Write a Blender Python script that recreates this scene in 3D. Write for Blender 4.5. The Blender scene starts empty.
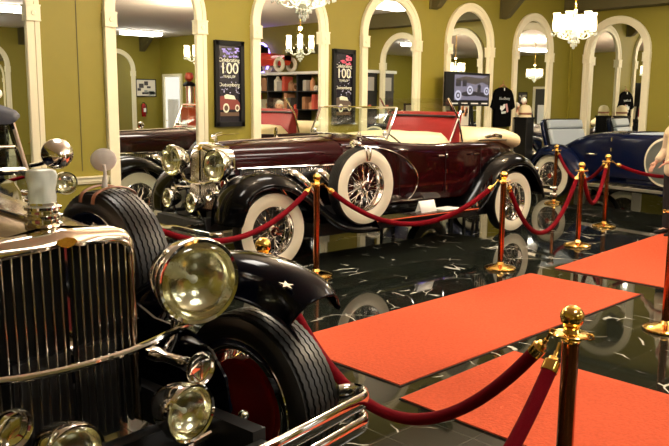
import bpy, bmesh, math, random
from mathutils import Vector, Matrix
random.seed(7)
C = bpy.context.scene.collection
PI = math.pi
V = Vector

# ------------------------------------------------------------------ materials
def nodes(name):
    m = bpy.data.materials.new(name); m.use_nodes = True
    n = m.node_tree.nodes; b = n['Principled BSDF']
    return m, m.node_tree, n, b

def mat(name, col, rough=.5, metal=0., coat=0., spec=.5, emit=None, es=0., bump=0., bscale=40., var=0., trans=0., sheen=0.):
    m, t, n, b = nodes(name)
    b.inputs['Base Color'].default_value = (*col, 1)
    b.inputs['Roughness'].default_value = rough
    b.inputs['Metallic'].default_value = metal
    b.inputs['Coat Weight'].default_value = coat
    b.inputs['Coat Roughness'].default_value = .03
    b.inputs['Specular IOR Level'].default_value = spec
    b.inputs['Transmission Weight'].default_value = trans
    if sheen:
        b.inputs['Sheen Weight'].default_value = sheen
    if emit:
        b.inputs['Emission Color'].default_value = (*emit, 1)
        b.inputs['Emission Strength'].default_value = es
    if bump or var:
        tc = n.new('ShaderNodeTexCoord'); nz = n.new('ShaderNodeTexNoise')
        nz.inputs['Scale'].default_value = bscale; nz.inputs['Detail'].default_value = 4
        t.links.new(tc.outputs['Object'], nz.inputs['Vector'])
        if bump:
            bp = n.new('ShaderNodeBump'); bp.inputs['Strength'].default_value = bump; bp.inputs['Distance'].default_value = .01
            t.links.new(nz.outputs['Fac'], bp.inputs['Height']); t.links.new(bp.outputs['Normal'], b.inputs['Normal'])
        if var:
            mx = n.new('ShaderNodeMix'); mx.data_type = 'RGBA'
            mx.inputs[6].default_value = (*[c * (1 - var) for c in col], 1)
            mx.inputs[7].default_value = (*[min(1, c * (1 + var)) for c in col], 1)
            t.links.new(nz.outputs['Fac'], mx.inputs[0]); t.links.new(mx.outputs[2], b.inputs['Base Color'])
    return m

def floor_mat():
    m, t, n, b = nodes('black_marble_tiles')
    tc = n.new('ShaderNodeTexCoord')
    br = n.new('ShaderNodeTexBrick'); br.offset = 0; br.squash = 1
    br.inputs['Scale'].default_value = 1.0
    br.inputs['Brick Width'].default_value = .305; br.inputs['Row Height'].default_value = .305
    br.inputs['Mortar Size'].default_value = .0022; br.inputs['Mortar Smooth'].default_value = .1
    br.inputs['Color1'].default_value = (0, 0, 0, 1); br.inputs['Color2'].default_value = (1, 1, 1, 1)
    br.inputs['Mortar'].default_value = (0, 0, 0, 1)
    t.links.new(tc.outputs['Object'], br.inputs['Vector'])
    ml = n.new('ShaderNodeMath'); ml.operation = 'MULTIPLY'; ml.inputs[1].default_value = 37.
    t.links.new(br.outputs['Color'], ml.inputs[0])
    def noise(scale, detail, dist):
        z = n.new('ShaderNodeTexNoise'); z.noise_dimensions = '4D'
        z.inputs['Scale'].default_value = scale; z.inputs['Detail'].default_value = detail
        z.inputs['Distortion'].default_value = dist
        t.links.new(tc.outputs['Object'], z.inputs['Vector']); t.links.new(ml.outputs[0], z.inputs['W'])
        return z
    k = noise(2.4, 2, 0); g = noise(3.5, 5, .4)
    wob = noise(5., 3, 0)
    ad = n.new('ShaderNodeVectorMath'); ad.operation = 'MULTIPLY_ADD'; ad.inputs[1].default_value = (.10, .10, .10)
    t.links.new(wob.outputs['Color'], ad.inputs[0]); t.links.new(tc.outputs['Object'], ad.inputs[2])
    vo = n.new('ShaderNodeTexVoronoi'); vo.voronoi_dimensions = '4D'; vo.feature = 'DISTANCE_TO_EDGE'; vo.inputs['Scale'].default_value = 2.0
    t.links.new(ad.outputs[0], vo.inputs['Vector']); t.links.new(ml.outputs[0], vo.inputs['W'])
    r = n.new('ShaderNodeValToRGB'); e = r.color_ramp.elements
    e[0].position = .004; e[0].color = (1, 1, 1, 1); e[1].position = .011; e[1].color = (0, 0, 0, 1)
    t.links.new(vo.outputs['Distance'], r.inputs[0])
    r2 = n.new('ShaderNodeValToRGB'); e2 = r2.color_ramp.elements
    e2[0].position = .51; e2[0].color = (0, 0, 0, 1); e2[1].position = .60; e2[1].color = (1, 1, 1, 1)
    t.links.new(k.outputs['Fac'], r2.inputs[0])
    mm = n.new('ShaderNodeMath'); mm.operation = 'MULTIPLY'
    t.links.new(r.outputs[0], mm.inputs[0]); t.links.new(r2.outputs[0], mm.inputs[1])
    base = n.new('ShaderNodeMix'); base.data_type = 'RGBA'
    base.inputs[6].default_value = (.004, .005, .004, 1); base.inputs[7].default_value = (.014, .017, .012, 1)
    t.links.new(g.outputs['Fac'], base.inputs[0])
    mx = n.new('ShaderNodeMix'); mx.data_type = 'RGBA'; mx.inputs[7].default_value = (.62, .6, .52, 1)
    t.links.new(base.outputs[2], mx.inputs[6]); t.links.new(mm.outputs[0], mx.inputs[0])
    gx = n.new('ShaderNodeMix'); gx.data_type = 'RGBA'; gx.inputs[7].default_value = (.05, .05, .04, 1)
    t.links.new(mx.outputs[2], gx.inputs[6]); t.links.new(br.outputs['Fac'], gx.inputs[0])
    t.links.new(gx.outputs[2], b.inputs['Base Color'])
    b.inputs['Roughness'].default_value = .035
    b.inputs['Specular IOR Level'].default_value = .24
    return m

M = {}
M['wall'] = mat('olive_wall_paint', (.23, .192, .014), .6, bump=.03, bscale=6, var=.05)
M['ceiling'] = mat('ceiling_paint', (.95, .88, .84), .8, bump=.05, bscale=3)
M['trim'] = mat('cream_trim', (.80, .74, .52), .45)
M['mirror'] = mat('mirror_silver', (.93, .95, .92), .0, 1.)
M['floor'] = floor_mat()
M['carpet'] = mat('orange_red_carpet', (.52, .088, .037), .95, bump=.9, bscale=55, var=.25, spec=.1)
M['rubber_edge'] = mat('carpet_edge', (.03, .02, .012), .7)
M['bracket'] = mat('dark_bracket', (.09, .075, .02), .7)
M['chrome'] = mat('chrome', (.86, .84, .80), .05, 1.)
M['chrome_warm'] = mat('nickel_shell', (.80, .70, .58), .09, 1.)
M['pearl'] = mat('pearl_enamel', (.95, .92, .90), .2)
M['satin'] = mat('satin_silver', (.9, .87, .84), .32, 1.)
M['dark_metal'] = mat('dark_metal', (.008, .008, .009), .5, .0)
M['black_paint'] = mat('black_enamel', (.002, .002, .0025), .10, coat=0., spec=.22)
M['navy_black'] = mat('midnight_enamel', (.0012, .0016, .005), .09, spec=.16)
M['burgundy'] = mat('burgundy_enamel', (.018, .0011, .0022), .10, spec=.30)
M['taupe'] = mat('taupe_metallic', (.34, .25, .17), .16, .75)
M['blue'] = mat('royal_blue_enamel', (.003, .007, .034), .13, spec=.32)
M['roof_navy'] = mat('navy_canvas', (.006, .009, .03), .55, bump=.1, bscale=200)
M['tyre'] = mat('tyre_rubber', (.009, .009, .009), .38)
M['white_wall'] = mat('whitewall_rubber', (.80, .76, .60), .5)
M['red_wheel'] = mat('red_enamel', (.24, .005, .004), .25, coat=.4)
M['red_leather'] = mat('red_leather', (.30, .008, .008), .45, bump=.08, bscale=90)
M['cream_leather'] = mat('cream_leather', (.86, .74, .46), .5, bump=.06, bscale=60)
M['tan_leather'] = mat('tan_strap', (.35, .14, .07), .5)
M['grey_leather'] = mat('grey_blue_leather', (.42, .48, .52), .5)
M['lens'] = mat('lamp_lens', (.95, .93, .76), .12, .85, bump=.5, bscale=7)
def thin_glass(g=.05):
    m, t, n, b = nodes('thin_glass')
    tr = n.new('ShaderNodeBsdfTransparent'); tr.inputs[0].default_value = (.93, .97, .92, 1)
    gl = n.new('ShaderNodeBsdfGlossy'); gl.inputs['Roughness'].default_value = 0
    mx = n.new('ShaderNodeMixShader')
    mx.inputs[0].default_value = g; t.links.new(tr.outputs[0], mx.inputs[1]); t.links.new(gl.outputs[0], mx.inputs[2])
    t.links.new(mx.outputs[0], n['Material Output'].inputs[0]); n.remove(b)
    return m
M['glass'] = thin_glass()
M['lens_glass'] = thin_glass(.13)
M['reflector'] = mat('lamp_reflector', (.93, .88, .68), .16, 1., bump=.25, bscale=22)
M['crystal'] = mat('frosted_crystal', (.90, .97, .92), .16, trans=.40, bump=.3, bscale=25)
M['brass'] = mat('polished_brass', (.86, .56, .15), .11, 1.)
M['brass_pole'] = mat('copper_brass_tube', (.42, .14, .055), .16, 1.)
M['velvet'] = mat('red_velvet', (.15, .0015, .006), .9, bump=.25, bscale=220, spec=.1)
M['black'] = mat('black_satin', (.005, .005, .005), .6, spec=.25)
M['card'] = mat('white_card', (.85, .85, .82), .6)
M['badge'] = mat('gold_badge', (.80, .48, .06), .25, .8)
M['dim_window'] = mat('car_window', (.03, .035, .03), .04, .0, coat=1.)

def emis(name, col, s):
    return mat(name, (.02, .02, .02), .3, emit=col, es=s)

# ------------------------------------------------------------------ mesh builder
def frame_of(a):
    a = V(a).normalized()
    u = V((1, 0, 0)) if abs(a.x) < .9 else V((0, 0, 1))
    u = (u - a * u.dot(a)).normalized(); w = a.cross(u)
    return a, u, w

def spline(pts, n=6):
    P = [V(p) for p in pts]; out = []
    for i in range(len(P) - 1):
        p0 = P[max(i - 1, 0)]; p1 = P[i]; p2 = P[i + 1]; p3 = P[min(i + 2, len(P) - 1)]
        for k in range(n):
            t = k / n
            out.append(.5 * ((2 * p1) + (p2 - p0) * t + (2 * p0 - 5 * p1 + 4 * p2 - p3) * t * t + (3 * p1 - p0 - 3 * p2 + p3) * t ** 3))
    out.append(P[-1]); return out

class MB:
    def __init__(s): s.v = []; s.f = []; s.m = []
    def add(s, vs, fs, mi=0):
        o = len(s.v); s.v += [tuple(x) for x in vs]
        for i, f in enumerate(fs):
            s.f.append([k + o for k in f]); s.m.append(mi[i] if isinstance(mi, list) else mi)
        return s
    def box(s, c, d, mi=0, rot=None):
        vs = []
        for x in (-.5, .5):
            for y in (-.5, .5):
                for z in (-.5, .5):
                    p = V((x * d[0], y * d[1], z * d[2]))
                    if rot: p = rot @ p
                    vs.append(p + V(c))
        return s.add(vs, [(0, 1, 3, 2), (4, 6, 7, 5), (0, 4, 5, 1), (2, 3, 7, 6), (0, 2, 6, 4), (1, 5, 7, 3)], mi)
    def lathe(s, prof, o=(0, 0, 0), axis=(0, 0, 1), seg=32, mi=0, jog=None, cap=True):
        a, u, w = frame_of(axis); o = V(o); vs = []; fs = []; ms = []
        n = len(prof)
        for i in range(seg):
            t = 2 * PI * i / seg; d = u * math.cos(t) + w * math.sin(t)
            for j, (r, h) in enumerate(prof):
                hh = h + (jog[j] * (1 if i % 2 else -1) if jog else 0)
                vs.append(o + d * max(r, 1e-5) + a * hh)
        for i in range(seg):
            k = (i + 1) % seg
            for j in range(n - 1):
                fs.append((i * n + j, k * n + j, k * n + j + 1, i * n + j + 1))
                ms.append(mi[j] if isinstance(mi, list) else mi)
        return s.add(vs, fs, ms)
    def tube(s, pts, r, seg=10, mi=0, flat=1., closed=False, up=None):
        P = [V(p) for p in pts]; n = len(P); vs = []; fs = []; prev = None
        for i, p in enumerate(P):
            if closed: t = P[(i + 1) % n] - P[i - 1]
            else: t = P[min(i + 1, n - 1)] - P[max(i - 1, 0)]
            t.normalize()
            if prev is None:
                a, u, w = frame_of(t)
                if up is not None:
                    u = V(up); u = (u - t * u.dot(t)).normalized()
            else:
                u = prev - t * prev.dot(t)
                u = u.normalized() if u.length > 1e-6 else frame_of(t)[1]
            w = t.cross(u); prev = u
            rr = r[i] if isinstance(r, (list, tuple)) else r
            for k in range(seg):
                th = 2 * PI * k / seg
                vs.append(p + u * math.cos(th) * rr + w * math.sin(th) * rr * flat)
        for i in range(n if closed else n - 1):
            j = (i + 1) % n
            for k in range(seg):
                l = (k + 1) % seg
                fs.append((i * seg + k, i * seg + l, j * seg + l, j * seg + k))
        if not closed:
            fs.append(tuple(range(seg))[::-1]); fs.append(tuple((n - 1) * seg + k for k in range(seg)))
        return s.add(vs, fs, mi)
    def loft(s, secs, mi=0, closed=False, caps=False):
        n = len(secs[0]); vs = [p for q in secs for p in q]; fs = []
        for i in range(len(secs) - 1):
            for j in range(n if closed else n - 1):
                k = (j + 1) % n
                fs.append((i * n + j, i * n + k, (i + 1) * n + k, (i + 1) * n + j))
        if caps:
            fs.append(tuple(range(n))[::-1]); fs.append(tuple((len(secs) - 1) * n + j for j in range(n)))
        return s.add(vs, fs, mi)
    def prism(s, outline, fn, d0, d1, mi=0):
        n = len(outline)
        vs = [fn(a, b, d0) for a, b in outline] + [fn(a, b, d1) for a, b in outline]
        fs = [tuple(range(n)), tuple(range(n, 2 * n))[::-1]] + [(i, i + n, (i + 1) % n + n, (i + 1) % n) for i in range(n)]
        return s.add(vs, fs, mi)
    def sphere(s, c, r, seg=20, mi=0, sc=(1, 1, 1), rings=12):
        prof = [(r * math.sin(PI * j / rings), -r * math.cos(PI * j / rings)) for j in range(rings + 1)]
        o = len(s.v); s.lathe(prof, (0, 0, 0), (0, 0, 1), seg, mi)
        for i in range(o, len(s.v)):
            x, y, z = s.v[i]; s.v[i] = (x * sc[0] + c[0], y * sc[1] + c[1], z * sc[2] + c[2])
        return s
    def build(s, name, mats, parent=None, loc=(0, 0, 0), ang=35, bevel=0., solid=0., sub=0, rot=None):
        me = bpy.data.meshes.new(name); me.from_pydata(s.v, [], s.f)
        mats = mats if isinstance(mats, (list, tuple)) else [mats]
        for m in mats: me.materials.append(m)
        for p, k in zip(me.polygons, s.m): p.material_index = k
        bm = bmesh.new(); bm.from_mesh(me)
        bmesh.ops.remove_doubles(bm, verts=bm.verts, dist=2e-5)
        bmesh.ops.recalc_face_normals(bm, faces=bm.faces); bm.to_mesh(me); bm.free()
        for p in me.polygons: p.use_smooth = True
        me.set_sharp_from_angle(angle=math.radians(ang)); me.update()
        o = bpy.data.objects.new(name, me); C.objects.link(o)
        o.location = loc
        if rot: o.rotation_euler = rot
        if parent: o.parent = parent
        if sub:
            d = o.modifiers.new('s', 'SUBSURF'); d.levels = sub; d.render_levels = sub
        if solid:
            d = o.modifiers.new('t', 'SOLIDIFY'); d.thickness = solid; d.offset = 0
        if bevel:
            d = o.modifiers.new('b', 'BEVEL'); d.width = bevel; d.segments = 2; d.limit_method = 'ANGLE'
        return o

def tag(o, label=None, cat=None, group=None, kind=None):
    if label: o['label'] = label
    if cat: o['category'] = cat
    if group: o['group'] = group
    if kind: o['kind'] = kind
    return o

def thing(name, label, cat, loc=(0, 0, 0), rz=0., group=None):
    o = bpy.data.objects.new(name, None); C.objects.link(o); o.empty_display_size = .1
    o.location = loc; o.rotation_euler = (0, 0, rz)
    return tag(o, label, cat, group)

def copy_tree(o, parent=None):
    c = o.copy(); C.objects.link(c); c.parent = parent
    for ch in list(o.children): copy_tree(ch, c)
    return c

def struct(name, mb, m, loc=(0, 0, 0), **k):
    return tag(mb.build(name, m, None, loc, **k), kind='structure')

def text(name, body, size, m, parent, loc, rot, align='CENTER', ext=.0015):
    cu = bpy.data.curves.new(name, 'FONT'); cu.body = body; cu.size = size
    cu.align_x = align; cu.extrude = ext; cu.materials.append(m)
    t = bpy.data.objects.new(name + '_outline', cu); C.objects.link(t)
    bpy.context.view_layer.update()
    me = bpy.data.meshes.new_from_object(t.evaluated_get(bpy.context.evaluated_depsgraph_get()))
    bpy.data.objects.remove(t)
    o = bpy.data.objects.new(name, me); C.objects.link(o); o.parent = parent
    o.location = loc; o.rotation_euler = rot
    return o

# ------------------------------------------------------------------ room
K = .96; ZO = 1.677 * (1 - K)
XA, XB, YA, YC, H = -1.54, 14.82 * K, 8.3 * K, -7.75 * K, 1.677 + (3.85 - 1.677) * K
def zk(z): return ZO + K * z

def room():
    w, d = XB - XA, YA - YC; cx, cy = (XA + XB) / 2, (YA + YC) / 2
    struct('floor', MB().box((cx, cy, -.05), (w + .4, d + .4, .1)), M['floor'])
    struct('ceiling', MB().box((cx, cy, H + .05), (w + .4, d + .4, .1)), M['ceiling'])
    struct('wall_north', MB().box((cx, YA + .1, H / 2), (w + .4, .2, H)), M['wall'])
    struct('wall_south', MB().box((cx, YC - .1, H / 2), (w + .4, .2, H)), M['wall'])
    struct('wall_east', MB().box((XB + .1, cy, H / 2), (.2, d, H)), M['wall'])
    struct('wall_west', MB().box((XA - .1, cy, H / 2), (.2, d, H)), M['wall'])
room()

# arched mirrors ---------------------------------------------------
RO, RI, SPR = .695, .55, 2.70
def arch_path(r, z0=-ZO / K, n=28):
    p = [(-r, z0), (-r, 1.2), (-r, 2.0), (-r, SPR)]
    p += [(-r * math.cos(PI * i / n), SPR + r * math.sin(PI * i / n)) for i in range(1, n)]
    return p + [(r, SPR), (r, 2.0), (r, 1.2), (r, z0)]
def make_arch():
    root = thing('arched_mirror', 'x', 'mirror')
    prof = [(0, 0), (0, .036), (.008, .044), (.085, .046), (.09, .056), (.138, .058), (.145, .05), (.145, 0)]
    fr = MB(); secs = []
    n = len(arch_path(1))
    for i in range(n):
        sec = []
        for d, h in prof:
            x, z = arch_path(RI + d)[i]; sec.append(V((x, -h, z)))
        secs.append(sec)
    fr.loft(secs).build('surround', M['trim'], root)
    for s in (-1, 1):
        b = MB().box((s * .6225, -.037, 2.58), (.152, .074, .15)).box((s * .6225, -.04, 2.66), (.160, .08, .018)).box((s * .6225, -.039, 2.505), (.157, .078, .012))
        b.lathe([(.0, .0), (.028, 0), (.02, .007), (0, .008)], (s * .6225, -.074, 2.58), (0, -1, 0), 16)
        b.build('impost_block', M['trim'], root)
        MB().box((s * .6225, -.043, .10), (.17, .086, .34)).build('plinth_block', M['trim'], root, bevel=.006)
    g = MB().prism(arch_path(RI + .005), lambda a, b, d: V((a, d, b)), -.004, -.012)
    g.build('mirror_glass', M['mirror'], root, ang=20)
    return root
proto = make_arch(); first = True
def place_arch(x, y, rz, label, group):
    global first
    o = proto if first else copy_tree(proto); first = False
    o.location = (x, y, ZO); o.scale = (K, K, K); o.rotation_euler = (0, 0, rz); tag(o, label, 'mirror', group)
ga = 'arched mirrors on the long green wall'
for x, l in [(.86, 'cream arched mirror on the green wall behind the closed car, out past its roof'),
             (2.87, 'cream arched mirror cut by the left picture edge, behind the closed car windshield'),
             (5.01, 'cream arched mirror left of the first framed poster, behind the burgundy car nose'),
             (7.13, 'cream arched mirror between the two framed posters, behind the burgundy hood'),
             (9.22, 'cream arched mirror right of the second poster, behind the open cockpit with red seat'),
             (11.28, 'cream arched mirror with the television screen standing in front of it'),
             (13.34, 'cream arched mirror right of the hanging black shirt, next to the room corner')]:
    place_arch(x * K, YA, 0, l, ga)
gb = 'arched mirrors on the end wall'
for y, l in [(7.3, 'cream arched mirror on the far end wall above the blue car'),
             (5.42, 'cream arched mirror on the end wall, second from the room corner'),
             (3.62, 'cream arched mirror on the end wall, third from the room corner')]:
    place_arch(XB, y * K, -PI / 2, l, gb)
gc = 'arched mirrors on the opposite wall'
for x, l in [(13.1, 'arched mirror on the opposite wall nearest the fire extinguisher'),
             (10.95, 'arched mirror on the opposite wall, second from the fire extinguisher'), (8.8, 'arched mirror on the opposite wall, third from the fire extinguisher')]:
    place_arch(x * K, YC, PI, l, gc)

# rail, baseboard, seams, brackets
ti = [0]
def trim(mb, m='trim', **k):
    ti[0] += 1; return struct('trim_%d' % ti[0], mb, M[m], **k)
gaps = [(a * K, b * K) for a, b in [(-1.6, .16), (1.56, 2.17), (3.57, 4.31), (5.71, 6.43), (7.83, 8.52), (9.92, 10.58), (11.98, 12.64), (14.04, 14.82)]]
for a, b in gaps:
    m = (a + b) / 2
    trim(MB().box((m, YA - .02, zk(.77)), (b - a - .01, .04, .05)).box((m, YA - .012, zk(.735)), (b - a - .01, .024, .03)).box((m, YA - .03, zk(.797)), (b - a - .01, .06, .014)))
    struct('baseboard_north' if a < 0 else 'baseboard_north.%03d' % ti[0], MB().box((m, YA - .012, .075), (b - a - .01, .024, .15)), M['trim'])
for a, b in [(-7.7, 2.9), (4.33, 4.71), (6.13, 6.59), (8.01, 8.29)]:
    if a > -7:
        trim(MB().box((XB - .02, (a + b) / 2 * K, zk(.77)), (.04, (b - a) * K - .02, .05)))
trim(MB().box((4.0 * K, YA - .003, 2.3), (.008, .006, 2.8)), 'bracket')
trim(MB().box((XB - .03, YA - .02, 2.3), (.05, .04, 2.9)), 'wall')
def bracket(x, y, rz, zt=3.14):
    o = thing('knee_bracket', 'x', 'bracket', (x, y, 0), rz)
    MB().prism([(0, zt), (.12, zt + .02), (.62, H - .10), (.62, H), (0, H)], lambda a, b, d: V((d, -a, b)), -.07, .07).build('brace', M['bracket'], o, bevel=.008)
    MB().box((0, -.012, (zt + H) / 2), (.2, .02, H - zt)).build('back_plate', M['bracket'], o)
    return o
for x, l in [(3.98, 'dark triangular ceiling bracket above the wall seam'), (6.07, 'dark triangular ceiling bracket above the first poster'),
             (8.17, 'dark triangular ceiling bracket above the second poster'), (10.25, 'dark triangular bracket at the ceiling left of the television mirror'), (12.28, 'dark triangular bracket at the ceiling right of the television mirror')]:
    tag(bracket(x * K, YA, 0), l, 'bracket', 'ceiling brackets on the long wall')
for x, l in [(14.1, 'small dark ceiling bracket near the fire extinguisher'), (9.9, 'small dark ceiling bracket between far arches')]:
    tag(bracket(x * K, YC, PI, 3.28), l, 'bracket', 'ceiling brackets on the opposite wall')

trim(MB().box((XB - .20, (YA + 2.0) / 2 - .01, H - .16), (.36, YA - 2.0, .32)), 'bracket')  # dark beam made up to give the end wall its shaded top
# ceiling panels ---------------------------------------------------
PANEL = emis('light_panel', (1., .93, .82), 8.)
def panel(x, y, l, sx=1.2, sy=.62, w=55):
    o = thing('ceiling_light', l, 'light', (x, y, H), 0, 'ceiling light panels')
    MB().box((0, 0, -.02), (sx, sy, .04)).build('housing', M['card'], o)
    MB().box((0, 0, -.085), (sx - .04, sy - .04, .09)).build('diffuser', PANEL, o, bevel=.03)
    return o
for x, y, l in [(2.3, -.4, 'lit ceiling panel straight above the closed car row'), (7.4, -2.1, 'lit ceiling panel over the middle of the hall'),
                (12.9, -5.7, 'lit ceiling panel in the far corner by the extinguisher'), (7.0, 2.6, 'lit ceiling panel above the red carpets'),
                (12.9, 4.9, 'lit ceiling panel above the blue car'), (2.4, 5.0, 'lit ceiling panel above the closed car roof'),
                (2.3, -5.4, 'lit ceiling panel near the opposite wall'), (7.4, -5.6, 'lit ceiling panel near the far arches'), (6.3, 6.0, 'lit ceiling panel above the burgundy hood')]:
    panel(x * K, y * K, l)

# ------------------------------------------------------------------ carpets
def carpet(pts, label):
    cx = sum(p[0] for p in pts) / 4; cy = sum(p[1] for p in pts) / 4
    q = [(a - cx, b - cy) for a, b in pts]
    o = thing('carpet_runner', label, 'carpet', (cx, cy, 0), 0, 'red carpets laid on the marble floor')
    MB().prism([(a * 1.004, b * 1.012) for a, b in q], lambda a, b, d: V((a, b, d)), 0, .005).build('backing', M['rubber_edge'], o)
    MB().prism(q, lambda a, b, d: V((a, b, d)), .005, .012).build('pile', M['carpet'], o)
carpet([(3.32, 2.86), (6.56, 2.87), (6.57, 3.99), (3.33, 3.98)], 'orange red carpet runner lying in the middle, whole length in view')
carpet([(3.13, .30), (4.33, .30), (4.37, 2.75), (3.17, 2.72)], 'orange red carpet runner nearest the camera behind the near brass post')
carpet([(6.98, 2.84), (10.3, 2.98), (10.25, 4.14), (6.98, 3.96)], 'orange red carpet runner farthest away under the standing visitor')

# ------------------------------------------------------------------ wheels
R = .40
def tyre_mesh(whitewall, wd=.085):
    prof = [(.245, -wd * .62), (.252, -wd * .85), (.285, -wd * 1.02), (.315, -wd * 1.05), (.345, -wd), (.352, -wd * .985), (.380, -wd * .88)]
    mi = [0, 1, 1, 1, 0, 0]; jog = [0] * 7
    if not whitewall: mi = [0] * 6
    ribs = 6; ys = [-wd * .80 + 1.60 * wd * k / ribs for k in range(ribs + 1)]
    def rr(y): return R - .014 * (y / wd) ** 2
    for k in range(ribs):
        a, b = ys[k], ys[k + 1]; g = .0034
        for y, d in ((a + g, .011), (a + g * 1.25, 0), (b - g * 1.25, 0), (b - g, .011)):
            prof.append((rr(y) - d, y)); jog.append(.0030); mi.append(0)
    tail = [(.380, wd * .88), (.352, wd * .985), (.345, wd), (.315, wd * 1.05), (.285, wd * 1.02), (.252, wd * .85), (.245, wd * .62)]
    prof += tail; jog += [0] * 7; mi += [0, 0] + ([1, 1, 1] if whitewall else [0] * 3) + [0]
    mi = (mi + [0] * 99)[:len(prof) - 1]
    if whitewall:
        for k in range(len(prof) - 1):
            r0, y0 = prof[k]; r1, y1 = prof[k + 1]
            mi[k] = 1 if .2515 <= min(r0, r1) and max(r0, r1) <= .3805 and abs(y0) > wd * .6 and abs(y1) > wd * .6 else 0
    return MB().lathe(prof, (0, 0, 0), (0, 1, 0), 144, mi, jog)
cache = {}
def wheel(name, parent, loc, white=True, rim='chrome', hub='burgundy', red=False, flip=1, wd=.085, drum=True):
    """Axis along Y; outer face toward +Y when flip = 1."""
    key = (white, rim, hub, red, wd, drum)
    if key not in cache:
        root = tyre_mesh(white, wd).build(name, [M['tyre'], M['white_wall']], None, ang=40)
        root.data.name = 'tyre'
        rm = MB().lathe([(.252, -.06), (.258, -.066), (.247, -.07), (.238, -.05), (.215, -.02), (.212, .0), (.215, .02), (.238, .05), (.247, .07), (.258, .066), (.252, .06)], axis=(0, 1, 0), seg=56)
        a = rm.build('rim', M[rim], root)
        sp = MB()
        for k in range(44):
            t = 2 * PI * k / 44; t2 = t + (.32 if k % 2 else -.32); out = .055 if k % 4 < 2 else .0
            p0 = V((math.cos(t) * .062, out, math.sin(t) * .062)); p1 = V((math.cos(t2) * .226, .01 if k % 4 < 2 else -.02, math.sin(t2) * .226))
            sp.tube([p0, p1], .0034, 5)
        sp.build('spokes', M['chrome'], root)
        h = MB().lathe([(.0, -.06), (.06, -.06), (.066, -.03), (.06, .03), (.066, .05), (.062, .075), (.05, .085), (.046, .10), (0, .10)], axis=(0, 1, 0), seg=28)
        h.build('hub', M['chrome'], root)
        hc = MB().lathe([(.044, .10), (.040, .108), (.025, .112), (0, .113)], axis=(0, 1, 0), seg=24)
        for k in range(6):
            t = k * PI / 3
            hc.tube([(0, .113, 0), (math.cos(t) * .026, .111, math.sin(t) * .026)], .004, 5, 1)
        hc.build('hub_emblem', [M[hub], M['chrome']], root)
        if red:
            for sd in (-1, 1): MB().lathe([(.236, sd * wd * .80), (.250, sd * wd * 1.02), (.272, sd * wd * 1.08), (.296, sd * wd * 1.07), (.300, sd * wd)], axis=(0, 1, 0), seg=48).build('trim_ring', M['chrome'], root)
        if drum:
            d = MB().lathe([(0, -.035), (.19, -.035), (.205, -.045), (.205, -.10), (.185, -.105), (.17, -.10), (.05, -.13), (0, -.13)], axis=(0, 1, 0), seg=40)
            d.build('brake_drum', M['red_wheel'] if red else M['dark_metal'], root)
        cache[key] = root; o = root; o.parent = parent
    else:
        o = copy_tree(cache[key], parent); o.name = name
    o.location = loc; o.rotation_euler = (0, 0, 0 if flip == 1 else PI)
    return o

# ------------------------------------------------------------------ car pieces (local: +X forward, +Y left, Z up)
def fender(root, name, path, yi, yo, s, m, skirt=None, crown=.03, drop=.13, n=5, taper=(.75, .8), skirt_y=None, idrop=.035, skirt_x=-.40):
    P = spline([V((a, 0, b)) for a, b in path], n); secs = []; N = len(P)
    for i, p in enumerate(P):
        t = (P[min(i + 1, N - 1)] - P[max(i - 1, 0)]).normalized(); nn = V((-t.z, 0, t.x))
        if nn.z < 0 or (abs(nn.z) < .25 and False): nn = -nn
        f = i / (N - 1); k = 1.
        if f < .12: k = taper[0] + (1 - taper[0]) * math.sin(f / .12 * PI / 2)
        if f > .8: k = 1 + (taper[1] - 1) * ((f - .8) / .2)
        w = yo - yi
        cs = [(0, -idrop), (.04, -idrop * .3), (.14, .008), (.3, crown * .8), (.5, crown), (.66, crown * .7), (.8, 0), (.9, -.032), (.96, -.066), (.99, -drop * .75), (1., -drop)]
        sec = []
        if skirt is not None:
            sy = skirt_y or yi - .05
            if p.x < skirt_x: sec += [V((p.x, s * sy, max(skirt, p.z - .46))), V((p.x, s * (sy + .005), max(skirt + .01, p.z - .26))), V((p.x, s * (yi - .02), max(skirt + .02, p.z - .21)))]
            else: sec += [V((p.x, s * (yi - .004 * k_), p.z - idrop - .003 * k_)) for k_ in (3, 2, 1)]
        for u, h in cs:
            hh = h * (k if h < -.04 else 1)
            c = p + nn * hh
            sec.append(V((c.x, s * (yi + u * w * (1 if f > .1 else (.9 + f))), c.z)))
        secs.append(sec)
    mb = MB().loft(secs)
    # rolled edge bead
    mb.tube([q[-1] for q in secs], .008, 6)
    return mb.build(name, m, root, solid=.008, ang=60)

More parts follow.
